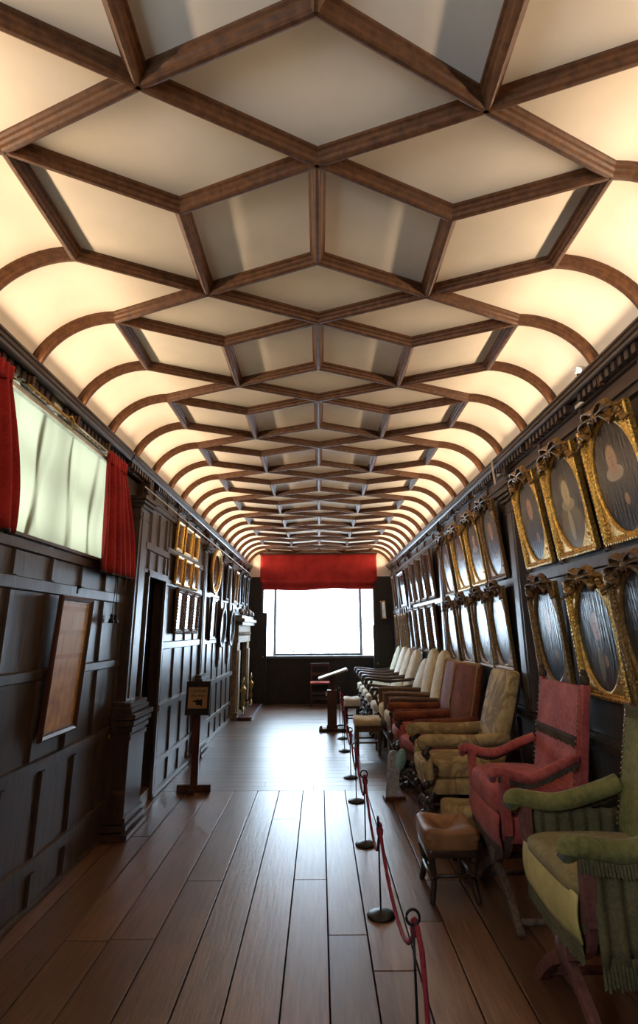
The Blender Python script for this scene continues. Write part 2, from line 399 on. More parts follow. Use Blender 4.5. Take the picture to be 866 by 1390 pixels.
# walls -------------------------------------------------------------
def panelling(b, xw, s, ys, rows, y0, y1, st=.055, proud=.02):
    """s=+1: faces +x. rows=[(z0,z1,offset of stiles)] are panel openings; ys=(start, pitch)"""
    xf = xw + s * proud
    zs = [rows[0][0] - .05] + [v for r in rows for v in r[:2]]
    edges = [(zs[0], rows[0][0])] + [(rows[i][1], rows[i + 1][0]) for i in range(len(rows) - 1)]
    for z0, z1 in edges: b.slab(xw, xf, y0, y1, max(z0, 0.), z1, .008)
    for z0, z1, off in rows:
        y = ys[0] + off
        while y > y0 + ys[1]: y -= ys[1]
        while y < y1 - .03:
            if y > y0: b.slab(xw, xf - s * .002, max(y - st / 2, y0), min(y + st / 2, y1), z0 - .004, z1 + .004, .008)
            y += ys[1]
def consoles(b, xw, s, ys, z0=2.86, z1=2.985):
    for y in ys:
        b.box(xw, xw + s * .055, y - .045, y + .045, z0 + .03, z1)
        for q in range(4): b.box(xw + s * .055, xw + s * .063, y - .04 + q * .022, y - .027 + q * .022, z0 + .035, z1 - .01)
        b.box(xw, xw + s * .04, y - .04, y + .04, z0, z0 + .03)
def cornice(b, s, y0, y1, xw=XW):
    pr = [(-.09, 2.955), (-.02, 2.955), (-.02, 2.962), (.02, 2.966), (.034, 2.958), (.05, 2.95), (.075, 2.948), (.084, 2.955), (.088, 2.968), (.1, 2.974), (.1, 2.994), (.11, 2.998), (.11, 3.01), (.02, 3.005), (-.09, 3.0)]
    b.prism([(s * (xw - d), z) for d, z in pr], 'y', y0, y1)
def dentils(b, s, y0, y1, xw=XW):
    y = y0
    i = 0
    while y < y1:
        if i % 12 < 10: b.box(s * (xw + .01), s * (xw - .062), y, y + .036, 2.90, 2.952)
        y += .068; i += 1
    b.box(s * (xw + .01), s * (xw - .018), y0, y1, 2.89, 2.904)
    b.box(s * (xw + .01), s * (xw - .02), y0, y1, 2.94, 2.956)
XN = -1.70                     # back of near left panelling
# near left wall with the window opening 2.30..4.35 x 2.09..2.92
b = MB()
b.box(XN - .12, XN, YB, 5.0, 0, 2.09); b.box(XN - .12, XN, YB, -2.2, 2.09, 3.0); b.box(XN - .12, XN, -.2, 1.6, 2.09, 3.0); b.box(XN - .12, XN, -2.2, -.2, 2.97, 3.05); b.box(XN - .12, XN, 4.45, 5.5, 2.0, 3.0); b.box(XN - .12, XN, 1.6, 4.45, 2.97, 3.05)
lowr = [(.03, .20, .18), (.28, .74, .18), (.82, 1.27, .18)]
panelling(b, XN, 1, (.38, .45), [(.03, .20, .18), (.28, .74, .18), (.82, 1.27, .0), (1.335, 1.78, 0), (1.86, 2.0, 0)], YB, 5.0)
b.slab(XN, XN + .02, YB, 5.0, 2.0, 2.09, .008)
b.slab(XN, XN + .045, 1.5, 4.5, 2.06, 2.095, .008)
b.slab(XN, XN + .03, 4.40, 4.5, 2.09, 2.95, .008)
wl = struct(b.build('wall_left', M['oak']))
# far left wall (faces +x at -1.62) with doorway 5.42..5.98
XF = -1.64
b = MB()
b.box(XF - .12, XF, 5.0, 5.30, 0, 3.0); b.box(XF - .12, XF, 5.30, 5.91, 2.06, 3.0); b.box(XF - .12, XF, 5.91, 10.98, 0, 3.0); b.box(XF - .12, XF, 12.35, YE + .1, 0, 3.0); b.box(XF - .12, XF, 10.98, 12.35, 1.36, 3.0)
far_rows = [(.06, .27, 0), (.335, .77, 0), (.855, 1.37, 0), (1.45, 2.02, 0), (2.10, 2.36, 0), (2.44, 2.70, 0)]
for a0, a1 in ((5.91, 10.7), (12.65, YE)):
    panelling(b, XF, 1, (6.0, .465), far_rows, a0, a1)
    b.slab(XF, XF + .035, a0, a1, .775, .85, .01); b.slab(XF, XF + .03, a0, a1, 0, .055, .01)
panelling(b, XF, 1, (5.32, .28), [(2.13, 2.30, 0), (2.38, 2.70, 0)], 5.0, 6.0)
panelling(b, XF, 1, (10.7, .465), [(2.1, 2.36, 0), (2.44, 2.70, 0)], 10.7, 12.65)
b.slab(XF, XF + .02, 5.0, YE, 2.72, 2.79, .008); b.slab(XF, XF + .035, 5.0, YE, 2.765, 2.79, .006)
y = 5.35
while y < YE: b.slab(XF, XF + .018, y - .02, y + .02, 2.79, 2.905, .005); y += .47
b.slab(XF, XF + .03, 5.28, 5.32, .1, 2.1, .006); b.slab(XF, XF + .025, 5.89, 5.95, .0, 2.1, .006); b.slab(XF, XF + .03, 5.28, 5.95, 2.05, 2.12, .006)
wlf = struct(b.build('wall_left_far', M['oak'], wl))
# doorway depth
b = MB(); b.box(XF - 1.3, XF, 5.30, 5.91, 0.0, .11); struct(b.build('threshold', M['midwood'], wl))
b = MB(); b.box(XF - 1.3, XF - .1, 5.2, 5.30, 0, 2.1); b.box(XF - 1.3, XF - .1, 5.91, 6.01, 0, 2.1); b.box(XF - 1.3, XF - .1, 5.2, 6.02, 2.06, 2.2); b.box(XF - 1.4, XF - 1.3, 5.2, 6.02, 0, 2.2)
struct(b.build('passage', M['oak_black'], wl))
# right wall
b = MB(); b.box(XW + .02, XW + .15, YB, YE + .1, 0, 3.0)
panelling(b, XW + .02, -1, (.1, .62), [(.06, .84, 0), (.95, 1.90, 0), (1.985, 2.72, 0)], YB, YE)
b.slab(XW + .02, XW - .035, YB, YE, .865, .93, .012); b.slab(XW + .02, XW - .02, YB, YE, 0, .055, .01)
b.slab(XW + .02, XW - .01, YB, YE, 2.73, 2.80, .008); b.slab(XW + .02, XW - .03, YB, YE, 2.775, 2.80, .006)
wr = struct(b.build('wall_right', M['oak']))
b = MB(); y = -2.86
b.slab(XW + .025, XW + .01, YB, YE, 2.80, 2.91, .004)
while y < YE: b.slab(XW + .02, XW - .01, y - .025, y + .025, 2.79, 2.905, .006); y += .68
struct(b.build('frieze', M['oak_frieze'], wr))
# pilasters
def pilaster(b, s, xw, y, w, z0, ztop, proud, ped=None, cap=True):
    xf = xw + s * proud
    b.slab(xw, xf, y - w / 2, y + w / 2, z0, ztop, .012)
    b.slab(xf - s * .01, xf + s * .008, y - w * .28, y + w * .28, z0 + .1, ztop - .08, .008)
    for i, (dz, e) in enumerate([(-.16, .012), (-.06, .03), (-.025, .045), (.01, .055)]):
        b.slab(xw, xf + s * e, y - w / 2 - e, y + w / 2 + e, ztop + dz, ztop + dz + (.02 if i == 0 else .034), .006)
    if ped:
        zt, pw, pp = ped
        b.slab(xw, xw + s * pp, y - pw / 2, y + pw / 2, 0, zt, .008)
        for z, e in [(0, .05), (.06, .035), (.11, .018), (zt - .16, .012), (zt - .10, .022), (zt - .05, .038), (zt, .05), (zt + .045, .03), (zt + .085, .015)]:
            b.slab(xw, xw + s * (pp + e - (.02 if z > zt else 0)), y - pw / 2 - e, y + pw / 2 + e, z, z + .05, .008)
b = MB()
pilaster(b, 1, -1.70, 5.05, .27, .9, 2.70, .08, (.86, .42, .16))
pilaster(b, 1, XF, 7.90, .22, .9, 2.70, .035, (.86, .42, .09))
pilaster(b, 1, XF, 9.22, .15, 1.0, 2.70, .04); pilaster(b, 1, XF, 10.15, .18, 1.0, 2.70, .04)
pilaster(b, 1, XF, 11.33, .12, 2.0, 2.70, .04); pilaster(b, 1, XF, 12.0, .12, 2.0, 2.70, .04); pilaster(b, 1, XF, 12.65, .12, 1., 2.70, .04)
consoles(b, XF, 1, [5.05, 7.9, 9.22, 10.15, 11.33, 12.0, 12.65], 2.80, 2.92)
struct(b.build('trim_2', M['oak']))
b = MB()
for y in (4.62, 7.5, 10.2, 1.75): pilaster(b, -1, XW + .02, y, .19, .93, 2.66, .055)
pilaster(b, -1, XW + .02, 11.6, .12, .93, 2.66, .05)
consoles(b, XW + .01, -1, [1.75, 4.62, 7.5, 10.2, 11.6], 2.81, 2.92)
struct(b.build('trim_3', M['oak']))
# cornices
b = MB(); cornice(b, -1, YB, 4.46, 1.665); dentils(b, -1, YB, 4.46, 1.69); struct(b.build('trim_4', M['cornice']))
b = MB(); cornice(b, -1, 4.47, YE); dentils(b, -1, 4.5, YE, 1.65); struct(b.build('trim_5', M['cornice']))
b = MB(); cornice(b, 1, YB, YE); dentils(b, 1, YB, YE); struct(b.build('trim_6', M['cornice']))
# picture cable along the left frieze
b = MB(); b.tube([(XF + .05, 4.9, 2.83), (XF + .045, 7, 2.825), (XF + .045, 10, 2.825), (XF + .045, YE - .05, 2.82)], .006, 6)
tag(b.build('cable', M['white']), 'thin white cable running along the frieze of the left wall', 'cable')

# wall behind the viewpoint
b = MB(); b.box(-1.9, 1.9, YB - .15, YB, 0, 3.5); struct(b.build('wall_back', M['oak']))
# end wall with window opening
WL, WR_, WZ0, WZ1 = -1.31, 1.25, 1.0, 3.2
b = MB()
b.box(-1.8, WL, YE, YE + .15, 0, 3.0); b.box(WR_, 1.8, YE, YE + .15, 0, 3.0); b.box(WL, WR_, YE, YE + .15, 0, WZ0)
for z0, z1 in ((.0, .06), (.40, .46), (.94, 1.0)): b.box(WL, WR_, YE - .02, YE, z0, z1)
xx = WL
while xx < WR_: b.box(xx - .03, xx + .03, YE - .018, YE, .06, .94); xx += .64
for z in (.5, 1.1, 1.7, 2.3): b.box(-1.66, WL - .03, YE - .015, YE, z, z + .06); b.box(WR_ + .03, 1.66, YE - .015, YE, z, z + .06)
b.box(WL - .06, WL, YE - .03, YE, 0, 2.75); b.box(WR_, WR_ + .06, YE - .03, YE, 0, 2.75)
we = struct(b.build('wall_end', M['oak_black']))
b = MB(); b.box(-1.8, WL, YE - .005, YE + .15, 2.76, 3.45); b.box(WR_, 1.8, YE - .005, YE + .15, 2.76, 3.45); b.box(WL, WR_, YE - .005, YE + .15, WZ1, 3.45)
struct(b.build('lunette', M['plaster'], we))
# bay window: splayed side lights
b = MB()
zt = 3.1
b.box(WL - .02, WR_ + .02, YE - .03, YE + .62, .955, WZ0)                         # sill board
b.box(-1.085, -1.02, YE + .42, YE + .50, WZ0, zt); b.box(.93, .995, YE + .42, YE + .50, WZ0, zt); b.box(WL - .03, WL + .02, YE + .0, YE + .16, WZ0, zt); b.box(WR_ - .02, WR_ + .03, YE + .0, YE + .16, WZ0, zt)
b.box(-1.06, .97, YE + .45, YE + .50, WZ0, WZ0 + .04)
b.box(-1.06, .97, YE + .45, YE + .50, WZ0 + .075, WZ0 + .09)
win = struct(b.build('window_1', M['mull'], None, .004))
b = MB(); b.box(WL - .2, WR_ + .2, YE + .15, YE + .7, zt, zt + .1); b.box(WL - .2, WR_ + .2, YE + .15, YE + .7, .85, .955); b.box(WL - .25, WL - .05, YE + .1, YE + .2, .9, zt); b.box(WR_ + .05, WR_ + .25, YE + .1, YE + .2, .9, zt)
struct(b.build('bay_shell', M['stone'], win))
b = MB()
b.box(-1.02, .93, YE + .56, YE + .6, 1.98, 2.03)
for xx in (-.62, -.2, .2, .58): b.box(xx - .018, xx + .018, YE + .56, YE + .6, WZ0, 1.98)
struct(b.build('window_bars', M['stone'], win))
b = MB()
b.add([(-1.02, YE + .5, WZ0), (.93, YE + .5, WZ0), (.93, YE + .5, zt), (-1.02, YE + .5, zt)], [(0, 1, 2, 3)])
b.add([(WL - .06, YE + .14, WZ0), (-1.06, YE + .47, WZ0), (-1.06, YE + .47, zt), (WL - .06, YE + .14, zt)], [(0, 1, 2, 3)])
b.add([(.97, YE + .47, WZ0), (WR_ + .06, YE + .14, WZ0), (WR_ + .06, YE + .14, zt), (.97, YE + .47, zt)], [(0, 1, 2, 3)])
struct(b.build('window_scrim', M['scrim'], win, fix=False))
# left window: opening, frame
b = MB()
for yy in (1.65, 2.55, 3.45, 4.37): b.box(XN - .12, XN - .07, yy - .03, yy + .03, 2.09, 2.97)
b.box(XN - .12, XN - .07, 1.6, 4.45, 2.5, 2.54)
struct(b.build('window_2', M['mull']))
b = MB()
for yy in (-2.15, -1.2, -.25): b.box(XN - .12, XN - .07, yy - .03, yy + .03, 2.09, 2.97)
b.box(XN - .12, XN - .07, -2.2, -.2, 2.5, 2.54)
struct(b.build('added_fill_window', M['mull']))  # unseen window added behind the camera to light the near chairs and floor

# ------------------------------------------------------------------ end blind, doors
bl = thing('roman_blind', 'deep red fabric blind pulled up above the bright end window', 'blind', (-.02, YE - .05, 2.44))
def bf(u, v):
    x = -1.35 + 2.70 * u; return (x, -.03 - .012 * math.sin(u * 9) * (1 - v) - .02 * (v < .02), .19 + .64 * v)
b = MB(); b.grid(bf, 40, 10); b.build('blind_fabric', M['red_curtain'], bl, solid=.012)
b = MB()
b.grid(lambda u, v: (-1.30 + 2.58 * u, -.055 + .03 * math.sin(v * PI * 2), (.23 * v) + .015 * math.sin(u * 11 + 1) * (1 - v) + .04 * u * (1 - v)), 40, 8); b.build('blind_pleat', M['red_curtain'], bl, solid=.012)
b = MB(); b.box(-1.37, 1.37, -.03, .03, .82, .86); b.build('headrail', M['oak_black'], bl)
def door_leaf(name, x0, x1, y, h, label, hx):
    b = MB(); b.box(x0, x1, y, y + .045, .01, h)
    for z0, z1 in ((.12, h * .42), (h * .5, h - .12)): b.box(x0 + .07, x1 - .07, y - .012, y, z0, z1)
    d = struct(b.build(name, M['oak_black'], None, .004), label)
    k = MB(); k.lathe([(0.001, -.05), (.016, -.046), (.02, -.034), (.013, -.022), (.007, -.015), (.007, 0)], 12, mat=Matrix.Translation((hx, y, 1.0 if h > 1.8 else .86)) @ Matrix.Rotation(-PI / 2, 4, 'X') )
    k.build('door_knob', M['brass'], d)
door_leaf('door_1', -1.61, -1.19, 12.86, 1.95, 'tall black door leaf standing open at the left end of the window', -1.26)
door_leaf('door_2', 1.17, 1.60, 12.55, 1.66, 'lower black door leaf standing open at the right end of the window', 1.25)

# ------------------------------------------------------------------ left window dressing
def curtain(name, label, y0t, y1t, y0b, y1b, zb, zt_, nf, x=-1.615):
    c = thing(name, label, 'curtain', (x, (y0b + y1b) / 2, zb), 0, 'red curtains of the side window')
    oy = (y0b + y1b) / 2
    def f(u, v):
        g = 1 - (1 - v) ** 1.3
        a = y0b + (y1b - y0b) * u; t = y0t + (y1t - y0t) * u
        y = a + (t - a) * v ** 1.5
        amp = .028 * (1 - .35 * v)
        return (amp * math.sin(u * nf * 2 * PI + .5 * math.sin(v * 4)) + .012 * math.sin(u * nf * 5 + 2), y - oy, (zt_ - zb) * v)
    b = MB(); b.grid(f, nf * 12, 14); b.build('curtain_cloth', M['red_curtain'], c, solid=.006)
    b = MB(); b.grid(lambda u, v: (.02 * math.sin(u * nf * 4 * PI) + .01, y0t + (y1t - y0t) * u - oy, zt_ - zb - .06 + .09 * v), nf * 14, 3); b.build('heading', M['red_curtain'], c, solid=.006)
    b = MB(); b.grid(lambda u, v: (.03 * math.sin(u * nf * 2 * PI) , y0b + (y1b - y0b) * u - oy, -.012 + .02 * v), nf * 12, 1); b.build('hem', M['oak_black'], c, solid=.008)
    return c
curtain('curtain', 'red curtain with the folded edge hanging beside the door pilaster', 4.02, 4.42, 4.10, 4.84, 1.985, 2.86, 5)
curtain('curtain', 'red curtain cut off by the left edge of the photo', 2.1, 2.66, 2.05, 2.90, 2.06, 2.86, 6)
b = MB()
def blf(u, v):
    y = 1.62 + 2.74 * u
    xo = .012 * math.sin(y * 9.5 + .7 * math.sin(v * 5 + y)) + .018 * max(0, math.sin(y * 14 + .6 * math.sin(v * 6))) ** 6
    return (-1.69 + xo, y, 2.085 + .82 * v)
b.grid(blf, 160, 30); rb = b.build('roller_blind', M['blind'], fix=False)
for q, y in enumerate((2.78, 3.24, 3.62, 4.02)):
    b = MB(); b.grid(lambda u, v: (-1.708 - .004 * v, y + .035 * math.sin(v * 4 + q) - .10 * (1 - v) * (q < 2) + (.035 + .015 * math.sin(v * 9 + q)) * (u - .5), 2.09 + .79 * v), 3, 24); b.build('blind_shade_strip', M['blind'], rb, fix=False)  # strips added behind the blind to dim its glow in soft dark lines
tag(rb, 'pale green blind glowing in the side window between the red curtains', 'blind')
b = MB(); b.box(-1.655, -1.625, 1.65, 4.34, 2.815, 2.85); tag(b.build('blind_rail', M['steel'], None, .006), 'silvery rail along the top of the pale side window blind', 'rail')
rod = thing('curtain_rod', 'thin brass rod under the cornice above the side window', 'rod', (-1.60, 3.3, 2.87))
b = MB(); b.tube([(0, -.5, 0), (0, .72, 0)], .007, 8); b.build('rod', M['brass'], rod)
b = MB(); b.tube([(0, .0, 0), (.01, .02, .02), (.015, .05, .0), (.01, .06, -.04), (0, .08, -.05)], .008, 8); b.build('hook', M['brass'], rod)
for i, (yy, zz) in enumerate(((4.50, 1.62), (4.59, 1.62))):
    t = thing('tassel_pull', ('black tassel cord under the red curtain, the one nearer the map' if i == 0 else 'black tassel cord under the red curtain, the one nearer the doorway'), 'tassel', (-1.645, yy, zz), 0, 'tassel cords under the curtain')
    b = MB(); b.tube([(0, 0, .06), (0, .02 - .04 * i, .2), (0, (.03 - .06 * i), .40)], .003, 6); b.build('string', M['iron'], t)
    b = MB(); b.lathe([(.003, .07), (.012, .06), (.014, .05), (.008, .042), (.017, .03), (.026, .0), (.02, -.004), (.001, -.004)], 12); b.build('tassel', M['iron'], t)
t = thing('cord_pull', 'small brass cord pull hanging low on the left panelling', 'cord', (-1.66, 4.72, .74))
b = MB(); b.tube([(0, 0, .03), (0, 0, .62)], .002, 5); b.build('string', M['iron'], t)
b = MB(); b.lathe([(.002, .035), (.007, .03), (.009, .01), (.006, 0), (.001, 0)], 10); b.build('weight', M['brass'], t)
# framed map
fm = thing('framed_map', 'tall brown parchment map in a dark frame on the left panelling', 'picture', (-1.672, 3.79, .92), PI / 2)
fm.rotation_euler = (R(2.5), 0, PI / 2)
W, H = .50, .86
b = MB(); pr = [(-.0, 0), (0, .022), (.012, .03), (.03, .02), (.036, .008), (.036, 0)]
def ring(b, w, h, pr, z0=0):
    """mitred rectangular frame in the xz plane facing -y; pr = [(inward, forward)]"""
    k = len(pr); vs = []
    for (cx, cz, sx, sz) in ((-w / 2, z0, 1, 1), (w / 2, z0, -1, 1), (w / 2, z0 + h, -1, -1), (-w / 2, z0 + h, 1, -1)):
        for a, f in pr: vs.append((cx + sx * a, -f, cz + sz * a))
    fs = [(i * k + j, ((i + 1) % 4) * k + j, ((i + 1) % 4) * k + (j + 1) % k, i * k + (j + 1) % k) for i in range(4) for j in range(k)]
    b.add(vs, fs)
ring(b, W, H, pr); b.build('frame', M['redwood'], fm)
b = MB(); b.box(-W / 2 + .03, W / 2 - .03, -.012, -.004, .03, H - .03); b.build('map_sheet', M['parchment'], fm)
b = MB(); ring(b, W - .07, H - .07, [(0, .008), (0, .016), (.01, .016), (.01, .008)], .035); b.build('slip', M['gold_dull'], fm)
b = MB(); b.box(-.012, .012, -.012, 0, H + .02, H + .075); b.ball((0, -.014, H + .065), .012, 8); b.build('hanging_hook', M['iron'], fm)

# ------------------------------------------------------------------ pictures
def oval_ring(b, w, h, rx, rz, y, cz, n=56):
    vs = []
    for i in range(n):
        a = 2 * PI * i / n; c, s = math.cos(a), math.sin(a)
        k = min((w / 2) / max(abs(c), 1e-6), (h / 2) / max(abs(s), 1e-6))
        vs += [(c * k, y, cz + s * k), (rx * 1.04 * c, y - .006, cz + rz * 1.04 * s), (rx * c, y, cz + rz * s), (rx * .985 * c, y + .012, cz + rz * .985 * s)]
    fs = [(i * 4 + j, ((i + 1) % n) * 4 + j, ((i + 1) % n) * 4 + j + 1, i * 4 + j + 1) for i in range(n) for j in range(3)]
    # corners of the rectangle
    for q in range(4):
        a = [(w / 2, h / 2), (-w / 2, h / 2), (-w / 2, -h / 2), (w / 2, -h / 2)][q]
        ang = math.atan2(a[1], a[0]) % (2 * PI); i = int(ang / (2 * PI) * n)
        vs.append((a[0], y, cz + a[1])); fs.append((i * 4, len(vs) - 1, ((i + 1) % n) * 4))
    b.add(vs, fs)
def bow(b, w, z, y):
    """carved ribbon bow with loops and tails"""
    for sx in (-1, 1):
        for (L, lift, th) in ((.36, .035, .016), (.24, .075, .014)):
            pts = []
            for i in range(13):
                t = i / 12; a = t * PI
                pts.append((sx * w * L * math.sin(a) * (1 - .25 * t) * 1.2, y - .012 - .02 * math.sin(a * 2 + .5), z + lift * math.sin(2 * a) * .6 + lift * .5 - .02 * math.sin(a)))
            b.sweep(pts, [(-.022, -.004), (.022, -.004), (.022, .004), (-.022, .004)], (0, -.5, 1))
        pts = [(sx * w * (.03 + .5 * t), y - .02 - .012 * math.sin(t * 14), z - .01 - .06 * t + .028 * math.sin(t * 11)) for t in [i / 12 for i in range(13)]]
        b.sweep(pts, [(-.02, -.005), (.02, -.005), (.02, .005), (-.02, .005)], (0, -.6, 1))
        for i in range(4): b.ball((sx * w * (.40 + .03 * (i % 2)), y - .022, z - .015 - i * .02), .013, 6)
    b.ball((0, y - .03, z + .01), .026, 8, (1.1, .8, 1)); b.ball((0, y - .02, z + .055), .018, 6)
def make_oval_portrait(w, h, gold, crest_m, beads=True):
    r = thing('oval_portrait', 'x', 'painting')
    b = MB(); ring(b, w, h, [(0, 0), (0, .03), (.006, .038), (.012, .034), (.015, .026), (.022, .024), (.026, .016), (.026, 0)])
    st = .024
    n = int(h / st)
    for i in range(n):
        z = (i + .5) * h / n
        for sx in (-1, 1): b.box(sx * (w / 2 - .004), sx * (w / 2 + .01), -.036, -.012, z - .008, z + .008)
        for sx in (-1, 1): b.ball((sx * (w / 2 - .026), -.026, z), .0065, 6)
    n = int(w / st)
    for i in range(n):
        x = -w / 2 + (i + .5) * w / n
        b.box(x - .008, x + .008, -.036, -.012, -.008, .004); b.ball((x, -.026, .026), .0065, 6); b.ball((x, -.026, h - .026), .0065, 6)
    b.build('frame', gold, r)
    b = MB(); oval_ring(b, w - .045, h - .045, w / 2 - .045, h / 2 - .034, -.018, h / 2)
    for sx in (-1, 1):                       # carved sprigs in the spandrels
        for sz in (0, 1):
            for q in range(5):
                a = q / 4
                px = sx * (w / 2 - .038 - .045 * a * (q % 2)); pz = (.042 + .075 * a) if sz == 0 else h - .042 - .075 * a
                b.ball((px, -.022, pz), .011, 6, (1.2, .7, 1))
    b.build('spandrel', gold, r)
    n = 48; rx, rz = w / 2 - .041, h / 2 - .030
    b = MB(); b.add([(rx * math.cos(2 * PI * i / n), -.009, h / 2 + rz * math.sin(2 * PI * i / n)) for i in range(n)], [tuple(range(n))]); b.build('canvas', M['pict_dark'], r)
    b = MB(); bow(b, w, h - .012, -.022); b.build('ribbon_crest', crest_m, r)
    return r
def set_canvas(r, mat):
    for ch in r.children:
        if ch.name.startswith('canvas') or ch.name.startswith('picture_sheet'):
            ch.data = ch.data.copy(); ch.data.materials[0] = mat
PM = [portrait('portrait paint a', (.035, .024, .018), (.40, .22, .12), (.018, .016, .018), (.34, .25, .17), None, fz=.66, fx=.45),
      portrait('portrait paint b', (.018, .013, .010), (.48, .36, .16), (.16, .12, .055), (.30, .24, .12), (.42, .33, .17), (.10, .06, .02), fz=.60, wide=1.1, hand=False),
      portrait('portrait paint c', (.022, .018, .018), (.38, .19, .10), (.016, .019, .028), None, None, fz=.64),
      portrait('portrait paint d', (.03, .025, .02), (.36, .20, .11), (.03, .03, .04), (.26, .25, .22), None, fz=.64),
      portrait('portrait paint e', (.028, .028, .026), (.34, .18, .11), (.05, .035, .025), None, (.2, .17, .1), fz=.60)]
pp0 = make_oval_portrait(.52, .68, M['gold'], M['gold_dull'])
pp1 = make_oval_portrait(.52, .70, M['gold_dull'], M['carved'])
T6 = R(6.5)
up = 'oval portraits in the upper row of the right wall'; lo = 'oval portraits in the lower row of the right wall'
first = {0: True, 1: True}
def hang(kind, y, z, label, grp, mat, sx=1., tilt=T6, x=XW - .005):
    src = (pp0, pp1)[kind]
    if first[kind]:
        first[kind] = False; r = src; r.location = (x, y, z); r.rotation_euler = (tilt, 0, -PI / 2); r['label'] = label; r['group'] = grp; r.scale = (sx, 1, 1)
    else:
        r = dup(src, (x, y, z), -PI / 2, label, grp, tilt, (sx, 1, 1))
    set_canvas(r, mat); return r
hang(0, 2.86, 2.01, 'gilt oval portrait of a dark clad sitter with raised hand, cut by the right edge', up, PM[0])
hang(0, 3.49, 2.01, 'gilt oval portrait of a pale sitter in a high headdress and white front', up, PM[1])
hang(0, 4.11, 2.01, 'gilt oval portrait in the upper row, next to the brown pilaster', up, PM[2], .92)
hang(1, 5.10, 2.0, 'oval portrait in the upper row, first beyond the near pilaster, whitest reflection', up, PM[2], .96)
hang(0, 5.68, 2.0, 'oval portrait in the upper row, second beyond the near pilaster', up, PM[3], .96)
hang(0, 6.30, 1.99, 'oval portrait in the upper row with bright gilt edge, third beyond the near pilaster', up, PM[0], .98)
hang(1, 6.98, 1.98, 'oval portrait in the upper row, fourth beyond the near pilaster', up, PM[4], .98)
hang(1, 2.78, 1.17, 'oval portrait in the lower row, cut by the right edge of the photo', lo, PM[3], 1.)
hang(0, 3.36, 1.17, 'oval portrait with gilt spandrels in the lower row behind the red chair', lo, PM[4], 1.02, R(4))
hang(1, 4.04, 1.17, 'oval portrait in the lower row, next to the brown pilaster', lo, PM[2], .98, R(4))
hang(1, 5.12, 1.22, 'oval portrait in the lower row, first beyond the near pilaster', lo, PM[3], .96, R(4))
hang(1, 5.68, 1.21, 'oval portrait in the lower row, second beyond the near pilaster', lo, PM[4], .98, R(4))
hang(1, 6.32, 1.20, 'oval portrait in the lower row, third beyond the near pilaster', lo, PM[3], .98, R(4))
hang(1, 6.98, 1.19, 'oval portrait in the lower row, fourth beyond the near pilaster', lo, PM[2], .98, R(4))

def make_picture(name, w, h, fw, mat, canvas, rough_frame=False, oval=False, depth=.03):
    r = thing(name, 'x', 'picture')
    b = MB()
    if oval:
        n = 40
        for (ra, rb, y0, y1) in ((0, fw * .35, 0, -depth), (fw * .35, fw * .7, -depth * .55, -depth * .75), (fw * .7, fw, -.006, -depth * .55)):
            vs = []
            for i in range(n):
                a = 2 * PI * i / n; c, s = math.cos(a), math.sin(a)
                for rr, yy in ((ra, y0), (ra, y1), (rb, y1), (rb, y0)): vs.append(((w / 2 - rr) * c, yy, h / 2 + (h / 2 - rr) * s))
            b.add(vs, [(i * 4 + j, ((i + 1) % n) * 4 + j, ((i + 1) % n) * 4 + (j + 1) % 4, i * 4 + (j + 1) % 4) for i in range(n) for j in range(4)], True)
    else:
        ring(b, w, h, [(0, 0), (0, depth * .7), (fw * .25, depth), (fw * .6, depth * .75), (fw * .85, depth * .8), (fw, depth * .4), (fw, 0)])
        if rough_frame:
            n = int(h / .035)
            for i in range(n):
                for sx in (-1, 1): b.ball((sx * (w / 2 - fw * .4), -depth * .85, (i + .5) * h / n), .014, 6)
            n = int(w / .035)
            for i in range(n):
                for z in (fw * .4, h - fw * .4): b.ball((-w / 2 + (i + .5) * w / n, -depth * .85, z), .014, 6)
    b.build('frame', mat, r)
    b = MB(); n = 40
    if oval: b.add([((w / 2 - fw * .9) * math.cos(2 * PI * i / n), -.008, h / 2 + (h / 2 - fw * .9) * math.sin(2 * PI * i / n)) for i in range(n)], [tuple(range(n))])
    else: b.box(-w / 2 + fw * .8, w / 2 - fw * .8, -.01, -.004, fw * .8, h - fw * .8)
    b.build('picture_sheet', canvas, r); return r
def put(r, loc, rz, label, grp, tilt): r.location = loc; r.rotation_euler = (tilt, 0, rz); r['label'] = label; r['group'] = grp; return r
XP = XF + .024
small = make_picture('small_painting', .31, .33, .038, M['gold'], M['pict_small'])
carv = make_picture('carved_frame_picture', .34, .51, .06, M['carved'], M['pict_pale'], True)
ords = ('nearest the doorway', 'in the middle', 'furthest from the doorway')
for i, (yy, ww) in enumerate(((6.28, .9), (6.70, 1.15), (7.11, 1.0))):
    for j, (zz, nm) in enumerate(((2.43, 'top row'), (2.05, 'second row'))):
        lb = 'small gilt framed painting on the left wall, %s, %s' % (nm, ords[i])
        if i == 0 and j == 0: put(small, (XP, yy, zz), PI / 2, lb, 'small gilt paintings on the left wall', R(3)); small.scale = (ww, 1, 1)
        else: dup(small, (XP, yy + (.05 if j else 0), zz), PI / 2, lb, 'small gilt paintings on the left wall', R(3), (ww, 1, 1))
    lb = 'dark carved frame with pale print below the gilt ones, %s' % ords[i]
    if i == 0: put(carv, (XP, 6.45, 1.52), PI / 2, lb, 'carved frames on the left wall', R(2))
    else: dup(carv, (XP, 6.45 + .41 * i, 1.52), PI / 2, lb, 'carved frames on the left wall', R(2))
ov = make_picture('oval_painting', .74, .66, .09, M['gold'], M['pict_dark'], False, True, .05)
put(ov, (XP, 8.47, 2.10), PI / 2, 'large gilt oval painting high on the left wall', None, R(4)); del ov['group']
lp = make_picture('upright_picture', .46, .62, .06, M['darkwood'], M['pict_pale'], False, False, .035)
put(lp, (XP, 8.50, 1.42), PI / 2, 'dark framed upright picture under the large gilt oval', None, R(2)); del lp['group']
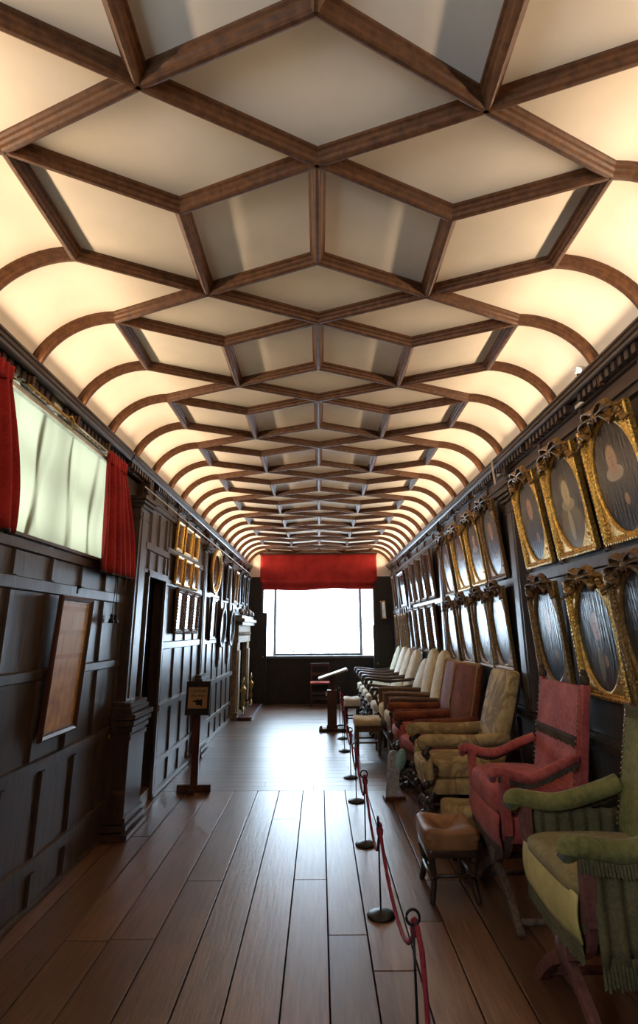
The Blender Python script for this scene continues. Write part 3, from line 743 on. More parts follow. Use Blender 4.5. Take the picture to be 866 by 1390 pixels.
od = make_picture('dark_oval_picture', .52, .62, .07, M['darkwood'], M['pict_pale'], False, True, .04)
gd = 'dark oval pictures near the fireplace'
put(od, (XP, 9.30, 1.30), PI / 2, 'dark oval picture on the left wall, the one further from the fireplace', gd, R(3))
dup(od, (XP, 10.25, 1.30), PI / 2, 'dark oval picture on the left wall, the one beside the fireplace', gd, R(3))
gu = make_picture('gilt_picture', .40, .60, .06, M['gold_dull'], M['pict_dark'], False, False, .04)
put(gu, (XP, 10.62, 2.05), PI / 2, 'gilt upright picture above the near end of the fireplace', None, R(4)); del gu['group']
bk = make_picture('black_frame_picture', .36, .60, .05, M['oak_black'], M['pict_pale'], False, False, .04)
gb = 'dark framed pictures high on the left wall'
put(bk, (XP, 9.68, 2.05), PI / 2, 'black framed picture between two pilasters beyond the large gilt oval', gb, R(3))
dup(bk, (XP, 11.66, 2.08), PI / 2, 'black framed picture high above the middle of the fireplace', gb, R(3))
dup(bk, (XP, 12.32, 2.08), PI / 2, 'black framed picture high beside the end window', gb, R(3))
# right wall beyond the second pilaster
fr = make_picture('tall_portrait', .46, .70, .055, M['carved'], M['pict_dark'], True, False, .04)
g3, g4 = 'tall portraits beyond the second pilaster, upper row', 'tall portraits beyond the second pilaster, lower row'
nth = ('first', 'second', 'third', 'fourth')
for i, yy in enumerate((8.12, 8.72, 9.30, 9.86)):
    lb = 'tall portrait in the upper row, %s beyond the second right hand pilaster' % nth[i]
    if i == 0: put(fr, (XW - .005, yy, 1.98), -PI / 2, lb, g3, R(6))
    else: dup(fr, (XW - .005, yy, 1.98), -PI / 2, lb, g3, R(6))
    dup(fr, (XW - .005, yy, 1.22), -PI / 2, 'tall portrait in the lower row, %s beyond the second right hand pilaster' % nth[i], g4, R(4))
wf = make_picture('wide_painting', .80, .66, .06, M['darkwood'], M['pict_dark'], False, False, .04)
put(wf, (XW - .005, 10.85, 1.98), -PI / 2, 'wide dark framed painting in the upper row near the end of the right wall', None, R(6)); del wf['group']
dup(fr, (XW - .005, 11.95, 1.98), -PI / 2, 'tall portrait in the upper row close to the end wall', None, R(6), (.8, 1, 1))
ls = make_picture('narrow_picture', .26, .68, .035, M['gold_dull'], M['pict_dark'], True, False, .035)
g5 = 'narrow beaded pictures at the far end of the right wall'
for i, yy in enumerate((10.55, 10.95, 11.35, 11.9)):
    lb = 'narrow beaded picture in the lower row at the far end, %s from the chairs side' % nth[i]
    if i == 0: put(ls, (XW - .005, yy, 1.18), -PI / 2, lb, g5, R(4))
    else: dup(ls, (XW - .005, yy, 1.18), -PI / 2, lb, g5, R(4))
sp_ = make_picture('small_panel_picture', .20, .20, .025, M['oak_black'], M['pict_pale'], False, False, .02)
g6 = 'row of little panels between the far portraits'
for i, yy in enumerate((10.5, 10.78, 11.06, 11.34)):
    lb = 'little framed panel under the wide painting, %s of its row' % nth[i]
    if i == 0: put(sp_, (XW - .005, yy, 1.78), -PI / 2, lb, g6, R(4))
    else: dup(sp_, (XW - .005, yy, 1.78), -PI / 2, lb, g6, R(4))
eg = make_picture('small_gilt_picture', .17, .40, .04, M['gold_dull'], M['pict_pale'], False, False, .025)
put(eg, (1.47, 12.94, 1.80), R(-50), 'little gilt picture tilted in the far right corner by the window', None, R(4)); del eg['group']

# things on the cornice
sl = thing('spotlight', 'small white spotlight resting on the right cornice', 'lamp', (1.575, 3.08, 3.012), R(20))
b = MB(); b.lathe([(.001, 0), (.02, 0), (.022, .008), (.022, .07), (.018, .072), (.001, .06)], 14, mat=Matrix.Translation((0, -.02, .055)) @ Matrix.Rotation(R(80), 4, 'Y') @ Matrix.Translation((0, 0, -.035))); b.build('lamp_head', M['white'], sl)
b = MB(); b.box(-.012, .012, -.03, -.01, 0, .03); b.box(-.022, .022, -.04, 0, 0, .006); b.build('bracket', M['iron'], sl)
b = MB(); b.sweep([(1.545, 4.72, 3.005), (1.543, 4.71, 2.96), (1.545, 4.70, 2.86), (1.55, 4.695, 2.775)], [(-.002, -.022), (.002, -.022), (.002, .022), (-.002, .022)], (0, 1, 0))
tag(b.build('hanging_tape', M['tape']), 'pale strip of tape hanging down from the right cornice', 'tape')

# ------------------------------------------------------------------ fireplace
fp = thing('fireplace', 'carved stone fireplace with grey mantel on the left wall', 'fireplace', (XF, 11.66, 0))
for sy in (-1, 1):
    b = MB(); b.box(0, .10, sy * .70 - .17, sy * .70 + .17, 0, 1.36); b.box(0, .125, sy * .70 - .12, sy * .70 + .12, .12, 1.2)
    b.box(0, .14, sy * .70 - .19, sy * .70 + .19, 0, .12)
    b.build('jamb', M['stone'], fp, .008)
b = MB(); b.box(0, .12, -.9, .9, 1.34, 1.66)
for i in range(15): b.lathe([(.001, 0), (.04, .0), (.03, .02), (.001, .025)], 8, mat=Matrix.Translation((.12, -.8 + i * .115, 1.5)) @ Matrix.Rotation(PI / 2, 4, 'Y'))
b.build('lintel', M['stone'], fp)
b = MB(); b.box(0, .2, -.96, .96, 1.66, 1.72); b.box(0, .24, -1.0, 1.0, 1.72, 1.78); b.box(0, .18, -.93, .93, 1.78, 1.84); b.build('mantel', M['stone_grey'], fp, .01)
b = MB(); rg = random.Random(3)
for i in range(40):
    y = rg.uniform(-.9, .9); b.ball((rg.uniform(.06, .18), y, 1.86 + .11 * rg.random() * (1.3 - abs(y))), rg.uniform(.02, .045), 6, (1, 1.3, 1))
b.build('carved_crest', M['stone_grey'], fp)
b = MB(); b.box(-.4, -.36, -.55, .55, 0, 1.36); b.box(-.4, 0, -.56, -.54, 0, 1.36); b.box(-.4, 0, .54, .56, 0, 1.36); b.box(-.4, .0, -.55, .55, 1.34, 1.37); b.build('firebox', M['soot'], fp)
hs = thing('hearth_slab', 'low dark red hearth step edged with pale strips', 'hearth', (-1.43, 11.66, 0))
b = MB(); b.box(-.07, .19, -.96, .96, 0, .055); b.build('slab', M['hearth'], hs, .006)
b = MB(); b.box(.17, .2, -.965, .965, .0, .062); b.box(-.09, -.06, -.965, .965, 0, .062); b.build('edge_strip', M['strip'], hs, .003)
for i, yy in enumerate((11.05, 12.25)):
    f = thing('firedog', 'brass firedog standing at the %s side of the fireplace' % ('near' if i == 0 else 'far'), 'firedog', (-1.44, yy, .056), 0, 'firedogs on the hearth')
    b = MB(); b.lathe([(.03, .1), (.018, .13), (.03, .17), (.045, .2), (.02, .25), (.015, .32), (.04, .37), (.055, .42), (.04, .47), (.012, .5), (.022, .54), (.03, .57), (.015, .61), (.004, .66)], 14); b.build('standard', M['brass'], f)
    b = MB()
    for sx in (-1, 1): b.tube([(0, 0, .13), (.01, sx * .05, .12), (.015, sx * .085, .06), (.02, sx * .10, .012), (.03, sx * .13, .014)], [.014, .016, .014, .013, .012], 8)
    b.build('foot', M['brass'], f)
    b = MB(); b.box(-.12, 0, -.012, .012, .1, .125); b.build('billet_bar', M['iron'], f)

# ------------------------------------------------------------------ sign on a stand
sg = thing('sign_stand', 'wooden sign post with a buff direction notice by the left wall', 'sign', (-1.27, 6.16, 0))
b = MB(); b.box(-.17, .17, -.025, .025, 0, .07); b.box(-.025, .025, -.14, .14, 0, .05); b.box(-.165, .165, -.027, .027, .031, .038); b.build('base', M['redwood'], sg, .004)
b = MB(); b.box(-.036, .036, -.022, .022, .05, .74); b.build('post', M['redwood'], sg, .004)
tl = Matrix.Translation((0, -.01, .88)) @ Matrix.Rotation(R(-6), 4, 'X')
b = MB(); b.box(-.125, .125, -.018, .012, -.165, .165, tl); b.build('board', M['oak_black'], sg, .004)
b = MB(); b.box(-.098, .098, -.022, -.0165, -.10, .105, tl); b.build('notice', M['sign_card'], sg)
def text(s, size, loc, mat, parent, M4, name):
    cu = bpy.data.curves.new(name, 'FONT'); cu.body = s; cu.size = size; cu.align_x = 'CENTER'; cu.align_y = 'CENTER'; cu.extrude = .0006
    o = bpy.data.objects.new(name, cu); C.objects.link(o); bpy.context.view_layer.update()
    me = bpy.data.meshes.new_from_object(o.evaluated_get(bpy.context.evaluated_depsgraph_get())); bpy.data.objects.remove(o)
    me.materials.clear(); me.materials.append(mat); o = bpy.data.objects.new(name, me); C.objects.link(o); o.parent = parent
    o.matrix_local = M4 @ Matrix.Translation(loc) @ Matrix.Rotation(PI / 2, 4, 'X'); return o
text('Continue', .044, (0, -.0235, .072), M['ink'], sg, tl, 'lettering')
text('this way', .044, (0, -.0235, .026), M['ink'], sg, tl, 'lettering')
b = MB(); hp = [(.05, -.075), (.05, -.012), (.03, -.012), (.03, -.02), (.018, -.016), (-.005, -.012), (-.016, -.02), (-.048, -.024), (-.052, -.031), (-.046, -.037), (-.014, -.038), (-.018, -.046), (-.012, -.053), (-.014, -.06), (-.004, -.068), (.03, -.066), (.03, -.075)]
k0 = len(hp); vs = [tl @ Vector((u, y, v)) for y in (-.0215, -.0235) for u, v in hp]
b.add(vs, [tuple(range(k0)), tuple(reversed(range(k0, 2 * k0)))] + [(i, (i + 1) % k0, k0 + (i + 1) % k0, k0 + i) for i in range(k0)]); b.build('pointing_hand', M['ink'], sg)

# ------------------------------------------------------------------ lectern (reading stand)
lc = thing('lectern', 'wooden reading stand with a sloping white page in the middle of the gallery', 'lectern', (.20, 9.56, 0))
b = MB(); b.box(-.22, .26, -.06, -.02, 0, .05); b.box(-.22, .26, .05, .09, 0, .05); b.box(-.21, -.17, -.06, .09, .05, .09); b.box(.21, .25, -.06, .09, .05, .09); b.build('base', M['redwood'], lc, .005)
b = MB(); b.box(-.10, .08, -.05, .05, .03, .10); b.box(-.085, .065, -.045, .045, .10, .62); b.build('post', M['redwood'], lc, .006)
b = MB(); b.box(-.03, .06, -.03, .03, .6, .84); b.build('slider', M['redwood'], lc, .004)
b = MB(); b.ball((-.09, -.02, .575), .026, 10); b.tube([(-.09, -.02, .575), (-.05, -.02, .575)], .012, 8); b.ball((-.10, -.03, .545), .014, 8); b.build('knob', M['white'], lc)
tp = Matrix.Translation((.01, 0, .86)) @ Matrix.Rotation(R(-18), 4, 'Y')
b = MB(); b.box(-.25, .25, -.17, .17, -.02, 0, tp); b.build('desk_board', M['midwood'], lc, .003)
b = MB(); b.box(-.245, .245, -.178, .178, 0.001, .022, tp); b.build('page', M['page'], lc, .003)

# ------------------------------------------------------------------ stanchions and ropes
PST = [(.355, 2.52), (.335, 3.65), (.335, 4.72), (.335, 5.81), (.33, 6.67), (.32, 8.04), (.33, 8.92), (.33, 10.1)]
HST = [.505, .50, .51, .51, .51, .55, .57, .60]
def make_stanchion(edge_on):
    s = thing('rope_stanchion', 'x', 'stanchion')
    b = MB(); b.lathe([(.078, 0), (.08, .006), (.074, .012), (.04, .022), (.014, .028), (.001, .03)], 28); b.build('base', M['iron'], s)
    b = MB(); b.tube([(0, 0, .02), (0, 0, .445)], .0055, 8); b.build('post', M['iron'], s)
    b = MB(); n = 20
    b.tube([(.026 * math.cos(2 * PI * i / n) if not edge_on else 0, .026 * math.cos(2 * PI * i / n) if edge_on else 0, .47 + .026 * math.sin(2 * PI * i / n)) for i in range(n)], .0055, 8, True); b.build('ring', M['iron'], s)
    return s
protos = {}
where = ['nearest of the row, its ring beside the front stool', 'second of the row, ring seen edge on', 'third from the front of the rope line', 'fourth from the front, beside the leaflet holder', 'fifth from the front of the rope line', 'sixth from the front, beside the plain cream stool', 'seventh from the front, beside the lectern foot', 'furthest of the row, behind the lectern']
for i, (px, py) in enumerate(PST):
    eo = i == 1
    lb = 'low black rope stanchion, ' + where[i]
    if eo not in protos:
        s = make_stanchion(eo); protos[eo] = s; s.location = (px, py, 0); s['label'] = lb; s['group'] = 'low rope stanchions'
    else: s = dup(protos[eo], (px, py, 0), 0, lb, 'low rope stanchions')
    s.scale = (1, 1, HST[i] / .50)
rw = ['from the front stanchion to the second', 'from the second stanchion to the third', 'from the third stanchion to the fourth', 'from the fourth stanchion to the fifth', 'from the fifth stanchion to the sixth', 'from the sixth stanchion to the seventh', 'from the seventh stanchion to the one behind the lectern']
def rope_mesh(a, c, sag, r=.0095):
    pts = []
    for i in range(29):
        t = i / 28; p = a.lerp(c, t); p = Vector((p.x + .012 * math.sin(t * PI), p.y, p.z - sag * (1 - (2 * t - 1) ** 2) ** .8)); pts.append(p)
    b = MB(); b.tube(pts, [r * (1 + .12 * math.sin(i * 2.4)) for i in range(29)], 8); return b
for i in range(len(PST) - 1):
    z0, z1 = HST[i] * .90, HST[i + 1] * .90
    a = Vector((PST[i][0] + .008, PST[i][1] + .012, z0)); c = Vector((PST[i + 1][0] + .008, PST[i + 1][1] - .012, z1))
    b = rope_mesh(a, c, .24 + .03 * (i % 2))
    r = b.build('rope', M['rope'])
    tag(r, 'crimson rope hanging in a sag ' + rw[i], 'rope', 'ropes of the barrier')
    for p in (a, c):
        k = MB(); k.lathe([(.004, -.05), (.017, -.045), (.02, -.02), (.012, -.005), (.016, .006), (.004, .016)], 10, o=tuple(p)); k.build('rope_knot', M['rope'], r)
b = MB(); b.tube([(.366, 2.50, .455), (.372, 2.44, .40), (.373, 2.40, .28), (.371, 2.37, .14), (.368, 2.34, .012), (.40, 2.28, .012)], [.010 * (1 + .1 * math.sin(i * 2.)) for i in range(6)], 8)
tag(b.build('rope', M['rope']), 'end of crimson rope hanging straight down from the front ring', 'rope', 'ropes of the barrier')
b = MB(); b.tube([(.33, 10.11, .54), (.45, 10.24, .42), (.54, 10.33, .37), (.62, 10.42, .35)], .007, 6)
tag(b.build('rope', M['rope']), 'thin rope slanting from the furthest stanchion towards the pale chairs', 'rope', 'ropes of the barrier')

# ------------------------------------------------------------------ leaflet holder
lh = thing('information_bat_stand', 'two paddle shaped information boards standing in a floor block by the ropes', 'information boards', (.70, 5.88, 0), R(8))
b = MB(); b.box(-.10, .10, -.05, .05, 0, .03); b.build('block', M['redwood'], lh, .004)
def bat(x, y, tilt, w, h, mat):
    pts = []
    for i in range(24):
        a = PI * i / 23; pts.append((w / 2 * math.cos(a), h - w / 2 + w / 2 * math.sin(a) * 1.1))
    pts += [(-w * .42, 0), (w * .42, 0)]
    mt = Matrix.Translation((x, y, .02)) @ Matrix.Rotation(tilt, 4, 'Y') @ Matrix.Rotation(R(-8), 4, 'X')
    m = MB(); k = len(pts); vs = [mt @ Vector((u, yy, v)) for yy in (-.004, .004) for u, v in pts]
    m.add(vs, [tuple(range(k)), tuple(reversed(range(k, 2 * k)))] + [(i, (i + 1) % k, k + (i + 1) % k, k + i) for i in range(k)])
    return m
bat(-.035, -.015, R(10), .125, .40, 0).build('front_bat', M['grey_card'], lh)
o = bat(.02, .02, R(13), .03, .28, 0).build('bat_handle', M['grey_card'], lh)
m = MB(); mt = Matrix.Translation((.085, .02, .335)) @ Matrix.Rotation(R(14), 4, 'Y') @ Matrix.Rotation(PI / 2, 4, 'X')
m.lathe([(.001, -.005), (.062, -.005), (.064, 0), (.062, .005), (.001, .005)], 28, mat=mt @ Matrix.Diagonal((.82, 1.55, 1, 1))); m.build('rear_bat', M['teal_card'], lh)

# ------------------------------------------------------------------ seats
def fringe(b, pts, drop, up=(0, 0, 1), n=None, wav=.006, out=(0, 0)):
    """corrugated hanging strip under the polyline pts"""
    pts = [Vector(p) for p in pts]; L = sum((pts[i + 1] - pts[i]).length for i in range(len(pts) - 1)); n = n or max(6, int(L / .007))
    def at(t):
        d = t * L
        for i in range(len(pts) - 1):
            l = (pts[i + 1] - pts[i]).length
            if d <= l or i == len(pts) - 2: return pts[i].lerp(pts[i + 1], min(1, d / l)), (pts[i + 1] - pts[i]).normalized()
            d -= l
    rg = random.Random(len(pts) * 7 + n)
    rows = []
    for i in range(n + 1):
        p, t = at(i / n); s = Vector((t.y, -t.x, 0)); s = s.normalized() if s.length > 1e-5 else Vector((0, 1, 0)); o = s * (wav if i % 2 else -wav)
        dr = drop * rg.uniform(.85, 1.08); rows.append((p, p + o * .7 - Vector((0, 0, drop * .5)), p + o - Vector((0, 0, dr))))
    vs = [v for r in rows for v in r]; fs = [(i * 3 + j, i * 3 + j + 1, i * 3 + j + 4, i * 3 + j + 3) for i in range(n) for j in range(2)]
    b.add(vs, fs)
def turned_leg(b, x, y, h, r=.024):
    b.lathe([(r * .5, 0), (r * 1.1, .02), (r * .8, .05), (r * .55, .07), (r * 1.1, h * .35), (r * .6, h * .5), (r * 1.15, h * .62), (r * .6, h * .75), (r * 1.0, h * .85), (r * 1.0, h)], 12, (x, y, 0))
def scroll_leg(b, x, y, h, sx, front=True, r=.026):
    dy = -.05 if front else .06
    pts = [(x, y, h), (x + sx * .015, y + dy * .9, h * .82), (x + sx * .005, y + dy * .4, h * .6), (x - sx * .012, y - dy * .5, h * .40), (x, y - dy * .3, h * .22), (x + sx * .02, y + dy * .5, h * .10), (x + sx * .02, y + dy, .03)]
    q = []
    for i in range(len(pts) - 1):
        for t in (0, .34, .67): q.append(Vector(pts[i]).lerp(Vector(pts[i + 1]), t))
    q.append(Vector(pts[-1]))
    b.tube(q, [r * (1 + .28 * math.sin(i * 1.9)) for i in range(len(q))], 8)
    b.ball((x + sx * .02, y + dy, .032), .032, 10); b.ball((x + sx * .012, y + dy * .95, h * .8), .034, 8); b.ball((x - sx * .01, y - dy * .5, h * .42), .032, 8)
def smooth_path(pts, n=6):
    P = [Vector(p) for p in pts]; out = []
    for i in range(len(P) - 1):
        p0, p1, p2, p3 = P[max(i - 1, 0)], P[i], P[i + 1], P[min(i + 2, len(P) - 1)]
        for j in range(n):
            t = j / n; out.append(.5 * ((2 * p1) + (p2 - p0) * t + (2 * p0 - 5 * p1 + 4 * p2 - p3) * t * t + (3 * p1 - p0 - 3 * p2 + p3) * t ** 3))
    out.append(P[-1]); return out
def slab_back(b, w, z0, z1, y0, y1, t, arch=0., e=.22, puff=0., n=32):
    def fn(x, y, z):
        k = (z + 1) / 2
        return (0, y0 + (y1 - y0) * k - puff * (1 - x * x) * (1 - z * z) * (1 if y < 0 else 0), -arch * x * x * k)
    b.cushion((0, 0, (z0 + z1) / 2), (w, t, z1 - z0), e, n, fn, e)
def studs(b, pts, r=.006):
    for p in pts: b.ball(p, r, 6)

def x_chair(name, label, W, Dp, az, bt, fab, seat_m, front_m, wood_m, fr_m, backw, cushion_h, rake, seat_z, arm_sag, arm_r, deep, posts=True, by=.0):
    r = thing(name, label, 'armchair')
    yf, yb = -Dp / 2, Dp / 2
    hw = W / 2
    # crossing legs front and back
    for yy in (yf + .03, yb - .03):
        for sx in (-1, 1):
            pts = smooth_path([(sx * (hw - .02), yy, seat_z - .02), (sx * (hw * .72), yy, seat_z * .72), (sx * .06, yy, seat_z * .53), (-sx * hw * .5, yy, seat_z * .30), (-sx * (hw * .95), yy, .05), (-sx * (hw * 1.12), yy, .0)])
            m = MB(); m.sweep(pts, [(-.020, -.024), (.020, -.024), (.020, .024), (-.020, .024)], (1, 0, .3))
            m.build('leg', wood_m, r, .004)
    for yy in (yf + .03, yb - .03):
        m = MB(); m.lathe([(.001, -.035), (.05, -.03), (.055, 0), (.05, .03), (.001, .035)], 14, mat=Matrix.Translation((0, yy, seat_z * .50)) @ Matrix.Rotation(PI / 2, 4, 'X')); m.build('boss', wood_m, r)
    m = MB(); m.tube([(0, yf + .03, seat_z * .5), (0, yb - .03, seat_z * .5)], .02, 8); m.build('stretcher', wood_m, r)
    for sx in (-1, 1):
        m = MB(); m.tube([(sx * hw * .95, yf + .03, .045), (sx * hw * .95, yb - .03, .045)], .018, 8); m.build('stretcher', wood_m, r)
    # seat box and cushion
    m = MB(); m.cushion((0, -.0, seat_z - .03), (W - .03, Dp, .14), .18, 28); m.build('seat_frame', fab, r)
    m = MB()
    m.cushion((0, -.02, seat_z + .035 + cushion_h / 2), (W - .06, Dp + .02, cushion_h), .42, 32, lambda x, y, z: (0, 0, .03 * (1 - x * x) * (1 - y * y) * (z > 0) - (.03 * max(0, -y - .6) if z > 0 else .02 * max(0, -y - .5))), .3)
    m.build('seat_cushion', seat_m, r)
    m = MB()     # hanging front valance
    m.grid(lambda u, v: ((u - .5) * (W - .05), yf - .012 - .012 * math.sin(v * PI), seat_z + .05 - (.16 + .03 * math.sin(u * PI)) * v), 16, 6); val_o = m.build('front_valance', front_m, r, solid=.008)
    m = MB(); fringe(m, [(-hw + .03, yf - .014, seat_z - .10), (0, yf - .014, seat_z - .13), (hw - .03, yf - .014, seat_z - .10)], deep * .9); m.build('seat_fringe', fr_m, val_o)
    # back
    m = MB(); slab_back(m, backw, seat_z + .09, bt, yb - .03 + by, yb + rake, .05, 0, .14); back_o = m.build('backrest', fab, r)
    for sx in (-1, 1):
        m = MB(); m.sweep([(sx * (backw / 2 + .005), yb - .03, .25), (sx * (backw / 2 + .005), yb - .01 + by, seat_z + .08), (sx * (backw / 2 + .005), yb + rake + .004, bt + .01)], [(-.02, -.024), (.02, -.024), (.02, .024), (-.02, .024)], (1, 0, 0)); post_o = m.build('back_post', fab if posts else wood_m, r, .004)
        if posts:
            m = MB(); m.lathe([(.012, 0), (.026, .012), (.03, .03), (.022, .05), (.012, .056), (.02, .066), (.012, .085), (.001, .09)], 12, (sx * (backw / 2 + .005), yb + rake, bt + .01)); m.build('finial', M['fringe_d'], post_o)
    zc, zt2 = seat_z + .12, bt
    for sx in (-1, 1):
        m = MB()
        for i in range(22):
            k = i / 21; z = zc + (zt2 - .02 - zc) * k; kk = (z - seat_z - .09) / (bt - seat_z - .09)
            studs(m, [(sx * (backw / 2 - .012), yb - .03 + by + (rake + .03 - by) * kk - .03, z)], .0062)
        m.build('stud_row', M['brass'], back_o)
    m = MB(); kz = .5; zf = seat_z + .09 + (bt - seat_z - .09) * (.56 if posts else 1.0); kk = (zf - seat_z - .09) / (bt - seat_z - .09); yy = yb - .03 + by + (rake + .03 - by) * kk - .034
    fringe(m, [(-backw / 2 + .01, yy, zf), (backw / 2 - .01, yy, zf)], .055); m.sweep([(-backw / 2 + .01, yy - .003, zf), (backw / 2 - .01, yy - .003, zf)], [(-.004, -.01), (.004, -.01), (.004, .01), (-.004, .01)]); m.build('back_fringe', fr_m, back_o)
    # arms
    for sx in (-1, 1):
        ax = sx * (hw + .01)
        pts = smooth_path([(ax, yf - .04, az - .05), (ax, yf - .045, az - .012), (ax, yf - .005, az), (ax, yf + Dp * .35, az - arm_sag), (ax * .99, yb - .12, az + .03), (ax * .96, yb - .01, az + .07)], 5)
        m = MB(); rr = [arm_r * (.4 if i < 1 else .7 if i < 3 else 1) for i in range(len(pts))]; m.tube(pts, rr, 10); arm_o = m.build('armrest', fab if posts else M['velvet_green'], r)
        m = MB(); fringe(m, [p - Vector((0, 0, arm_r * .7)) + Vector((sx * arm_r * .8, 0, 0)) for p in pts[9:]], deep * .6); m.build('arm_fringe', fr_m, arm_o)
        if not posts:
            m = MB(); m.grid(lambda u, v: (ax + sx * (.012 + .01 * math.sin(u * 40)), yf + .03 + (Dp - .05) * u, az - .05 - (az - seat_z + .10 + .01 * math.sin(u * 60)) * v), 60, 6); hang_o = m.build('side_hanging', M['fringe_o'], r, solid=.006)
            m = MB(); fringe(m, [(ax + sx * .016, yf + .03, seat_z - .13), (ax + sx * .016, yb - .02, seat_z - .13)], .10); m.build('side_fringe', fr_m, hang_o)
        m = MB(); m.sweep(smooth_path([(ax, yf + .02, az - .02), (ax, yf + .015, az - .12), (sx * (hw - .01), yf + .02, seat_z - .04)]), [(-.024, -.026), (.024, -.026), (.024, .026), (-.024, .026)], (1, 0, 0)); m.build('arm_support', wood_m if not posts else fab, r, .004)
    return r
# red X-frame chair
ch = x_chair('x_frame_armchair', 'faded crimson velvet armchair with crossed legs and a fringed band across its back', .66, .46, .775, 1.22, M['velvet_red'], M['velvet_red'], M['velvet_red'], M['worn_leg'], M['fringe_d'], .62, .16, .09, .50, .035, .028, .05)
ch.location = (1.24, 3.78, 0); ch.rotation_euler = (0, 0, R(-90))
# green X-frame chair
ch = x_chair('x_frame_armchair', 'green velvet armchair with yellow front valance, in the right foreground', .62, .50, .745, 1.17, M['velvet_green'], M['green_seat'], M['pale_lining'], M['rosywood'], M['fringe_o'], .60, .065, .10, .52, .02, .042, .085, False)
ch.location = (1.24, 2.74, 0); ch.rotation_euler = (0, 0, R(-90))

